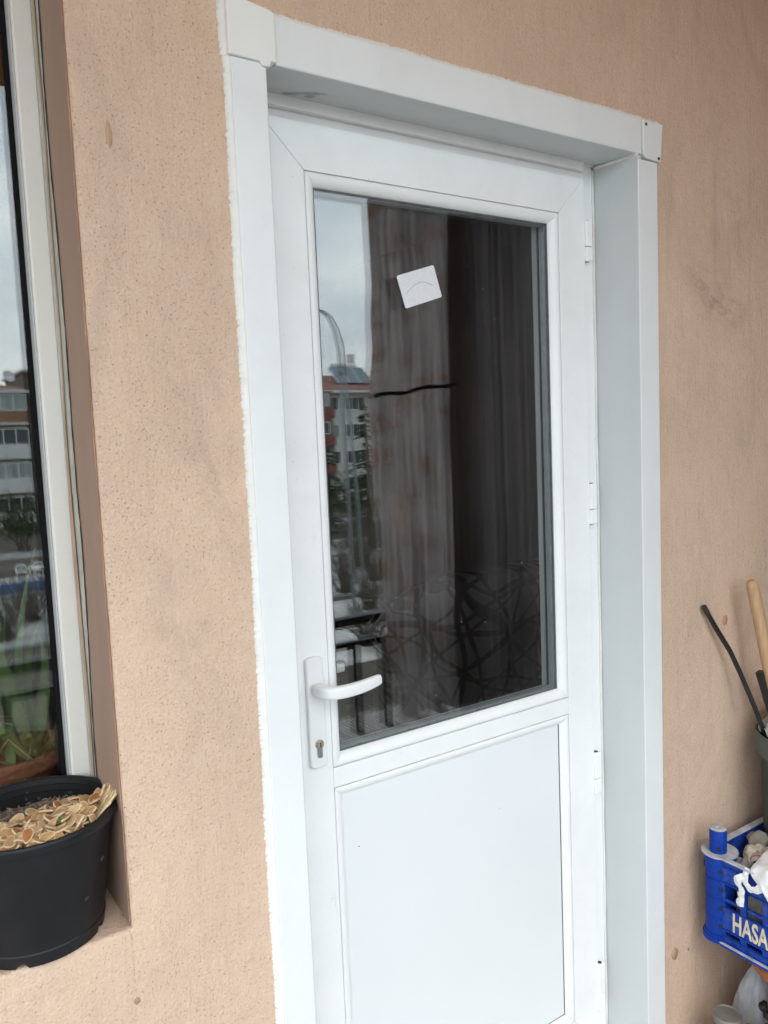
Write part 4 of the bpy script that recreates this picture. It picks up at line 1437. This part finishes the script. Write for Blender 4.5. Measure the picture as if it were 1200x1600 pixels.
# orange stool under the crate
SCN = (1.300, -.262)
stool = empty('plastic_stool', (SCN[0], SCN[1], 0), 'waisted orange plastic stool under the blue crate', 'stool')
MB().lathe([(.178, .0), (.178, .012), (.160, .06), (.142, .12), (.130, .17), (.128, .205), (.137, .245), (.152, .28), (.172, .315), (.182, .325)], SCN, 64).build('stool_body', 'orange', stool, auto=60)
MB().lathe([(.186, .322), (.188, .338), (.182, .3445), (.001, .3445)], SCN, 64).build('stool_seat', 'orange', stool, auto=40)
# bag and jar on the floor
def sack(name, c, r, h, mat, label, seed):
    def fn(u, v):
        a = u * 2 * math.pi
        pr = math.sin(math.pi * min(1, .5 + v * .5)) if v < .0 else max(.002, 1 - v ** 3.2) ** .5 * (1 - .12 * v)
        k = 1 + .22 * nz3(math.cos(a) * 1.6 + seed, math.sin(a) * 1.6, v * 2.4) + .16 * abs(nz3(math.cos(a) * 3 + seed, math.sin(a) * 3, v * 4)) + .05 * nz3(math.cos(a) * 8 + seed, math.sin(a) * 8, v * 9)
        return (c[0] + r[0] * pr * k * math.cos(a) + .012 * v, c[1] + r[1] * pr * k * math.sin(a), .001 + h * v * (1 + .07 * nz3(math.cos(a) * 2, math.sin(a) * 2, 3 + seed)))
    return tag(MB().grid(fn, 72, 40, close_u=True).build(name, mat, None, smooth=True), label, 'bag')
sack('grey_sack', (1.262, -.094, 0), (.072, .058), .238, 'greybag', 'grey white sack on the floor between the wall and the orange stool', 4)
for k, (x, z) in enumerate(((1.196, .155), (1.205, .185), (1.212, .13), (1.200, .205))):
    lump('coal_lump', (x - .012, -.168 + .004 * k, z), (.012, .010, .011), 'black', 'small black lump wedged in front of the grey sack', 'lump', 30 + k, .5, group='black lumps by the sack', sub=2)
jar = empty('jar', (1.128, -.098, 0), 'small jar with dull tin lid on the floor below the crate', 'jar')
MB().lathe([(.001, .001), (.031, .001), (.033, .006), (.033, .150), (.029, .162), (.029, .168)], (1.128, -.098), 36).build('glass_body', 'jar', jar, auto=40)
MB().lathe([(.0325, .160), (.0335, .163), (.0335, .176), (.0318, .179), (.0295, .1775), (.0285, .1765), (.001, .1772)], (1.128, -.098), 36).build('lid', 'lid', jar, auto=30)
lump('copper_lump', (1.160, -.138, .135), (.016, .016, .022), 'copper', 'small brown copper coloured lump beside the jar lid', 'lump', 41, .3)
MB_ = box('floor_brick', 1.142, 1.178, -.158, -.122, .001, .118, 'stone_c', None, .003)
tag(MB_, 'short brown block standing on the floor beside the jar', 'block')

# =================================================================== THE STREET MIRRORED IN THE GLASS
GZ = -5.4
def plane(name, x0, x1, y0, y1, z, mat, kind='structure'):
    o = MB().add([(x0, y0, z), (x1, y0, z), (x1, y1, z), (x0, y1, z)], [(0, 1, 2, 3)]).build(name, mat, None, fix=False)
    return tag(o, kind=kind)
plane('ground', -400, 400, -800, 30, GZ, 'ground')
plane('road', -150, 150, -40, -32.5, GZ + .004, 'asphalt')
for nm, y0, y1 in (('pavement', -32.4, -29.2), ('pavement', -46.5, -40.1)):
    o = box(nm, -150, 150, y0, y1, GZ - .05, GZ + .13, 'pavement', None, 0); tag(o, kind='structure')
plane('gravel_path', -150, 150, -60, -56, GZ + .006, 'snow')
plane('gravel_path', 5, 60, -28.5, -19.6, GZ + .006, 'concrete')
bw = box('blue_low_wall', -12, 9.5, -41.2, -40.9, GZ + .13, GZ + .62, 'blue_wall', None, .02)
tag(bw, 'low blue wall along the far pavement, mirrored in the window', 'wall')

# apartment houses
WIN_CACHE = {}
def far_window(parent, x, y, z, w, h, curtain):
    key = (round(w, 2), round(h, 2), curtain)
    if key not in WIN_CACHE:
        f = MB()
        f.box(-w / 2, w / 2, 0, .10, -h / 2, -h / 2 + .09); f.box(-w / 2, w / 2, 0, .10, h / 2 - .09, h / 2)
        nm = max(1, round(w / .9))
        for k in range(nm + 1):
            xx = -w / 2 + (w - .09) * k / nm
            f.box(xx, xx + .09, 0, .10, -h / 2 + .09, h / 2 - .09)
        gl_ = MB().box(-w / 2 + .02, w / 2 - .02, .01, .05, -h / 2 + .02, h / 2 - .02)
        WIN_CACHE[key] = (f.mesh('window', 'b_frame'), gl_.mesh('pane', 'b_curtain' if curtain else 'b_glass'))
    a, b_ = WIN_CACHE[key]
    o = inst('window', a, (x, y, z), parent)
    p = bpy.data.objects.new('pane', b_); p.parent = o; COL.objects.link(p)
    return o


def facade(x0, x1, y, depth, z1, label, wallm, floors, fh, cols, roof=None, balc=None, cat='building', roofover=.7):
    e = empty('apartment_house', ((x0 + x1) / 2, y - depth / 2, GZ), label, cat)
    box('wall', x0, x1, y - depth, y, GZ, z1, wallm, e, 0)
    r2 = random.Random(int(x0 * 10) + floors)
    for f in range(floors):
        zc = z1 - fh * (f + .5)
        for (cx_, w_, kind) in cols:
            if kind == 'w':
                far_window(e, cx_, y + .002, zc + .15, w_, 1.45, r2.random() < .4)
            else:
                pm_, yo = (balc[f % len(balc)]), 1.25
                box('balcony_slab', cx_ - w_ / 2, cx_ + w_ / 2, y + .002, y + yo, zc - fh * .5, zc - fh * .5 + .16, 'b_slab', e, 0)
                box('balcony_front', cx_ - w_ / 2 + .03, cx_ + w_ / 2 - .03, y + yo - .14, y + yo - .02, zc - fh * .5 + .162, zc - .30, pm_, e, 0)
                if kind == 'g':
                    far_window(e, cx_, y + yo - .14, zc + .44, w_ - .1, 1.44, r2.random() < .55)
                    box('balcony_side', cx_ + w_ / 2 - .12, cx_ + w_ / 2 - .04, y + .003, y + yo - .15, zc - fh * .5 + .162, zc - .30, pm_, e, 0)
                else:
                    far_window(e, cx_, y + .002, zc, w_ * .6, 1.9, r2.random() < .5)
    if roof:
        rh = roof
        o_ = roofover
        a = MB()
        xa, xb, ya, yb = x0 - o_, x1 + o_, y - depth - o_, y + 1.3
        rx0, rx1, ry = x0 + depth * .42, x1 - depth * .42, y - depth / 2
        if rx0 > rx1: rx0 = rx1 = (x0 + x1) / 2
        a.add([(xa, ya, z1), (xb, ya, z1), (xb, yb, z1), (xa, yb, z1), (rx0, ry, z1 + rh), (rx1, ry, z1 + rh)], [(0, 1, 5, 4), (1, 2, 5), (2, 3, 4, 5), (3, 0, 4), (3, 2, 1, 0)])
        a.build('roof', 'rooftile', e)
        box('eaves_board', xa, xb, yb + .002, yb + .05, z1 - .22, z1 + .03, 'b_slab', e, 0)
    else:
        box('roof_slab', x0 - .3, x1 + .3, y - depth - .3, y + 1.3, z1, z1 + .2, 'b_slab', e, 0)
    return e


# seen in the window: cream block with glazed balconies, right wing coloured dark for a side wall in shade
A = facade(0.0, 12.6, -75, 11, 7.0, 'cream apartment house with glazed balconies and red roof, mirrored in the window', 'b_cream', 4, 2.95,
           [(2.2, 2.2, 'w'), (5.2, 2.4, 'w'), (8.4, 2.2, 'w'), (11.0, 3.2, 'g')], roof=1.5, balc=['b_orange', 'b_slab', 'b_slab', 'b_slab'])
Bq = facade(13.0, 21, -77, 10, 8.8, 'apartment wing with painted-in shade and white floor bands right of the cream house', 'b_grey', 5, 2.9,
            [(15.0, 3.2, 'b'), (19, 1.8, 'w')], balc=['b_slab'])
# seen in the door: white house with red balconies
D = facade(36.0, 58, -75, 13, 6.9, 'white apartment house with red balconies and red tiled roof, mirrored in the door', 'b_white', 4, 2.95,
           [(38.6, 3.6, 'b'), (42.4, 1.5, 'w'), (44.0, 1.0, 'w'), (46.6, 2.6, 'w'), (49.8, 2.0, 'w'), (53, 2.0, 'w')], roof=2.3, balc=['b_red'])
box('balcony_block', 39.5, 43.0, -74.99, -73.6, GZ, 6.85, 'b_grey', D, 0)
for f in range(4):
    z = 6.9 - 2.95 * (f + .5)
    box('balcony_band', 39.4, 43.1, -73.58, -73.4, z - 1.45, z - .45, 'b_red', D, 0)
    far_window(D, 41.2, -73.58, z + .45, 2.6, 1.3, f % 2 == 0)
# roof things
spn = empty('solar_heater', (47.6, -78.5, 8.0), 'solar water heater with dark panel on the red tiled roof', 'solar heater')
q = MB().add([(45.6, -76.6, 8.0), (50.0, -76.6, 8.0), (50.0, -78.6, 9.9), (45.6, -78.6, 9.9), (45.6, -76.7, 7.9), (50.0, -76.7, 7.9), (50.0, -78.7, 9.8), (45.6, -78.7, 9.8)],
             [(0, 1, 2, 3), (7, 6, 5, 4), (0, 4, 5, 1), (1, 5, 6, 2), (2, 6, 7, 3), (3, 7, 4, 0)])
q.build('panel', 'solar', spn)
q = MB()
for k in range(4):
    x = 45.6 + 4.4 * k / 3
    q.tube([(x, -76.55, 8.0), (x, -78.55, 9.95)], .06, 5)
    q.tube([(x, -78.6, 7.2), (x, -78.6, 9.9)], .05, 5)
q.build('panel_frame', 'b_frame', spn)
MB().tube([(46.2, -79.0, 10.1), (49.4, -79.0, 10.1)], .33, 14).build('tank', 'tank', spn, smooth=True)
ch = box('chimney', 49.2, 49.9, -80.5, -79.8, 8.0, 11.6, 'b_slab', D, 0)
for k, (x, z) in enumerate(((9.2, 8.5), (10.6, 8.7), (11.9, 8.5))):
    de = empty('satellite_dish', (x, -78, z - .6), ['white satellite dish left on the cream house roof', 'white satellite dish in the middle of the cream house roof', 'white satellite dish at the right end of the cream house roof'][k], 'dish', 'satellite dishes')
    dm = MB().lathe([(.001, 0), (.3, .04), (.55, .16)], n=18).mesh('bowl', 'tank', True)
    inst('bowl', dm, (x, -77.9, z), de, (math.radians(-68), 0, .3 - .3 * k))
    MB().tube([(x, -78, z - .9), (x, -78, z)], .05, 6).build('mast', 'lamp_metal', de)

# street lamps with swan necks
lamp2 = empty('street_lamp', (17.3, -28, GZ), 'second grey street lamp standing just behind the nearer one', 'street lamp')
MB().tube([(17.70, -28, GZ), (17.56, -28, -.6), (17.22, -28, 4.35)], [.07, .06, .048], 12).build('pole', 'lamp_metal', lamp2, smooth=True)
MB().tube([(17.22, -28, 4.34), (17.18, -28, 5.6), (16.95, -28, 6.3), (16.68, -28, 6.75), (16.3, -28, 6.98), (15.9, -28, 6.98)], [.046, .042, .040, .036, .034, .032], 10).build('swan_neck', 'lamp_metal', lamp2, smooth=True)
MB().tube([(15.95, -28, 6.98), (15.6, -28, 6.94), (15.2, -28, 6.9)], [.09, .16, .08], 10).build('lamp_head', 'lamp_metal', lamp2, smooth=True)
lamp = empty('street_lamp', (15.35, -25, GZ), 'tall grey street lamp with swan neck mirrored in the door glass', 'street lamp')
MB().tube([(15.35, -25, GZ), (15.32, -25, -1.0), (15.22, -25, 4.0)], [.07, .06, .048], 12).build('pole', 'lamp_metal', lamp, smooth=True)
MB().tube([(15.22, -25, 3.99), (15.18, -25, 5.0), (15.03, -25, 5.7), (14.78, -25, 6.2), (14.4, -25, 6.45), (14.0, -25, 6.42)], [.046, .042, .040, .036, .034, .032], 10).build('swan_neck', 'lamp_metal', lamp, smooth=True)
MB().tube([(14.05, -25, 6.42), (13.7, -25, 6.38), (13.3, -25, 6.33)], [.09, .16, .08], 10).build('lamp_head', 'lamp_metal', lamp, smooth=True)
box('base_box', 15.2, 15.5, -25.15, -24.85, GZ, GZ + .5, 'lamp_metal', lamp, .02)


def conifer(x, y, h, r, label, seed):
    e = empty('conifer_tree', (x, y, GZ), label, 'tree', 'evergreens beyond the road')
    rr2 = random.Random(seed)
    MB().tube([(x, y, GZ), (x + .1, y, GZ + h * .5), (x, y, GZ + h * .98)], [.2, .12, .02], 8).build('trunk', 'bark', e)
    b = MB()
    for k in range(85):
        t = rr2.random() ** .8
        z = GZ + h * (.10 + .88 * t)
        L = r * (1 - t) ** .75 * rr2.uniform(.6, 1.1) + .2
        a = rr2.uniform(0, 6.28)
        d_ = Vector((math.cos(a), math.sin(a), 0)); s_ = Vector((-d_.y, d_.x, 0))
        for q in range(7):
            f = (q + .6) / 7
            p = Vector((x, y, z)) + d_ * L * f + Vector((0, 0, -.35 * L * f * f + .1 * L * f))
            for sg in (-1, 1):
                w = .34 * L * (1 - .6 * f) * rr2.uniform(.4, 1)
                tip = p + s_ * sg * w + d_ * .3 * w + Vector((0, 0, -.3 * w))
                b.add([p, p + d_ * .16, tip, p - d_ * .05 + Vector((0, 0, -.08))], [(0, 1, 2), (0, 2, 3)])
    b.build('crown', 'conifer', e, fix=False)
conifer(27.9, -43.5, 9.4, 2.6, 'dark drooping conifer in front of the white house', 3)
conifer(25.4, -44.5, 7.2, 2.0, 'shorter dark conifer left of the tall drooping one', 4)
conifer(30.6, -45, 8.2, 2.6, 'dark conifer right of the tall drooping one', 5)


def bare_shrub(x, y, h, r, label, seed, group='bare winter shrubs', n=70, name='bare_shrub', leaves=0):
    e = empty(name, (x, y, GZ), label, 'shrub', group)
    r3 = random.Random(seed)
    b = MB(); lf = MB()
    for k in range(n):
        a = r3.uniform(0, 6.28)
        p = Vector((x + r3.uniform(-.15, .15) * r, y + r3.uniform(-.15, .15) * r, GZ))
        d_ = Vector((math.cos(a) * r3.uniform(.2, 1) * r / h, math.sin(a) * r3.uniform(.2, 1) * r / h, 1)).normalized()
        L = h * r3.uniform(.6, 1.05)
        pts = [p]
        for q in range(4):
            d_ = (d_ + Vector((r3.gauss(0, .16), r3.gauss(0, .16), r3.gauss(0, .08)))).normalized()
            pts.append(pts[-1] + d_ * L / 4)
            if q > 0:
                for _ in range(2):
                    dd = (d_ + Vector((r3.gauss(0, .5), r3.gauss(0, .5), r3.gauss(0, .3)))).normalized()
                    e_ = pts[-1] + dd * L * r3.uniform(.1, .28)
                    b.tube([pts[-1], e_], [.008, .004], 3, caps=False)
                    for _l in range(leaves):
                        c_ = pts[-1].lerp(e_, r3.random()) + Vector((r3.gauss(0, .1), r3.gauss(0, .1), r3.gauss(0, .1)))
                        u_ = Vector((r3.gauss(0, 1), r3.gauss(0, 1), r3.gauss(0, 1))).normalized() * .10
                        w_ = u_.orthogonal().normalized() * .06
                        lf.add([c_ - u_, c_ + w_, c_ + u_, c_ - w_], [(0, 1, 2, 3)])
        b.tube(pts, [.022, .017, .013, .009, .005], 4, caps=False)
    b.build('branches', 'twig', e, fix=False)
    if leaves: lf.build('foliage', 'evergreen', e, fix=False)


shr = [(17.6, -29.5, 3.0, 1.8, 'bare shrub just left of the lamp foot'), (20.2, -31, 2.6, 1.8, 'bare shrub right of the lamp foot'), (22.5, -36, 3.4, 2.2, 'tall bare shrub on the verge before the conifers'),
       (26.5, -40.8, 3.2, 2.2, 'bare shrub at the feet of the conifers'), (13.6, -21.3, 1.5, 1.3, 'low bare shrub nearest the balcony'), (15.4, -22.0, 2.0, 1.4, 'bare shrub close below the balcony railing'),
       (16.7, -26, 1.8, 1.6, 'bushy bare shrub behind the gravel path'), (13.0, -19, 1.4, 1.2, 'smallest bare shrub beside the near gravel path'),
       (5.2, -34.0, 2.2, 1.8, 'bare shrub by the road mirrored in the window'), (3.6, -30.5, 2.6, 2.0, 'branchy bare shrub before the road mirrored in the window'), (6.6, -31, 2.0, 1.6, 'bare shrub right of the branchy one by the road')]
for k, s in enumerate(shr):
    bare_shrub(s[0], s[1], s[2], s[3], s[4], 60 + k)
for k, (x, y, h, r, lb) in enumerate(((5.5, -58, 4.0, 2.6, 'leafy dark hedge shrub left behind the white chairs'), (9.2, -60, 3.8, 2.6, 'leafy dark hedge shrub in the middle behind the white chairs'),
                                     (12.8, -61, 4.6, 2.8, 'leafy dark hedge shrub at the right behind the white chairs'), (4.6, -50, 3.0, 1.8, 'round dark evergreen shrub beside the white chairs'),
                                     (24.5, -49.5, 3.6, 2.8, 'dark evergreen shrub below the red balconies'), (28.5, -51, 4.2, 3.2, 'wide dark evergreen shrub below the white house'), (32.5, -52, 4.2, 3.0, 'dark evergreen shrub right of the conifers'))):
    bare_shrub(x, y, h, r, lb, 80 + k, 'dark hedge shrubs', 34, 'evergreen_shrub', 9)


# white garden chairs on the far pavement
def garden_chair(x, y, rz, label):
    e = empty('garden_chair', (x, y, GZ + .13), label, 'chair', 'white garden chairs')
    e.rotation_euler = (0, 0, 0)
    cs, sn = math.cos(rz), math.sin(rz)
    def P(a, b_, c_): return (x + a * cs - b_ * sn, y + a * sn + b_ * cs, GZ + .131 + c_)
    for (a, b_) in ((-.26, -.24), (.26, -.24), (-.24, .24), (.24, .24)):
        MB().tube([P(a, b_, 0), P(a * .92, b_ * .92, .42)], [.022, .028], 6).build('leg', 'chair_white', e)
    s = MB().add([P(-.25, -.24, .41), P(.25, -.24, .41), P(.23, .23, .40), P(-.23, .23, .40), P(-.25, -.24, .445), P(.25, -.24, .445), P(.23, .23, .43), P(-.23, .23, .43)],
                 [(3, 2, 1, 0), (4, 5, 6, 7), (0, 1, 5, 4), (1, 2, 6, 5), (2, 3, 7, 6), (3, 0, 4, 7)])
    s.build('seat', 'chair_white', e)
    MB().tube([P(-.27, .25, .42), P(-.27, .31, .72), P(-.20, .34, .86), P(0, .35, .90), P(.20, .34, .86), P(.27, .31, .72), P(.27, .25, .42)], .028, 6).build('back_frame', 'chair_white', e)
    for k in range(5):
        a = -.18 + .09 * k
        MB().tube([P(a, .25, .43), P(a, .335, .87)], .020, 4).build('back_slat', 'chair_white', e)
    for sg in (-1, 1):
        MB().tube([P(.29 * sg, .30, .66), P(.31 * sg, .02, .67), P(.30 * sg, -.22, .64), P(.27 * sg, -.25, .42)], .026, 6).build('arm', 'chair_white', e)
garden_chair(6.65, -45.2, .25, 'white plastic garden chair at the left of the row beyond the road')
garden_chair(7.45, -45.6, -.2, 'white plastic garden chair in the middle of the row beyond the road')
garden_chair(8.20, -45.1, .1, 'white plastic garden chair at the right of the row beyond the road')
gt = empty('garden_table', (7.4, -44.4, GZ + .13), 'small white plastic table before the row of garden chairs', 'table')
MB().lathe([(.001, GZ + .83), (.45, GZ + .83), (.46, GZ + .85), (.001, GZ + .865)], (7.4, -44.4), 24).build('table_top', 'chair_white', gt)
for k in range(4):
    a = .78 + k * 1.571
    MB().tube([(7.4 + .36 * math.cos(a), -44.4 + .36 * math.sin(a), GZ + .131), (7.4 + .28 * math.cos(a), -44.4 + .28 * math.sin(a), GZ + .83)], .025, 6).build('leg', 'chair_white', gt)

for o in bpy.data.objects:
    for k in ('_root', '_loc'):
        if k in o: del o[k]
bpy.context.view_layer.update()
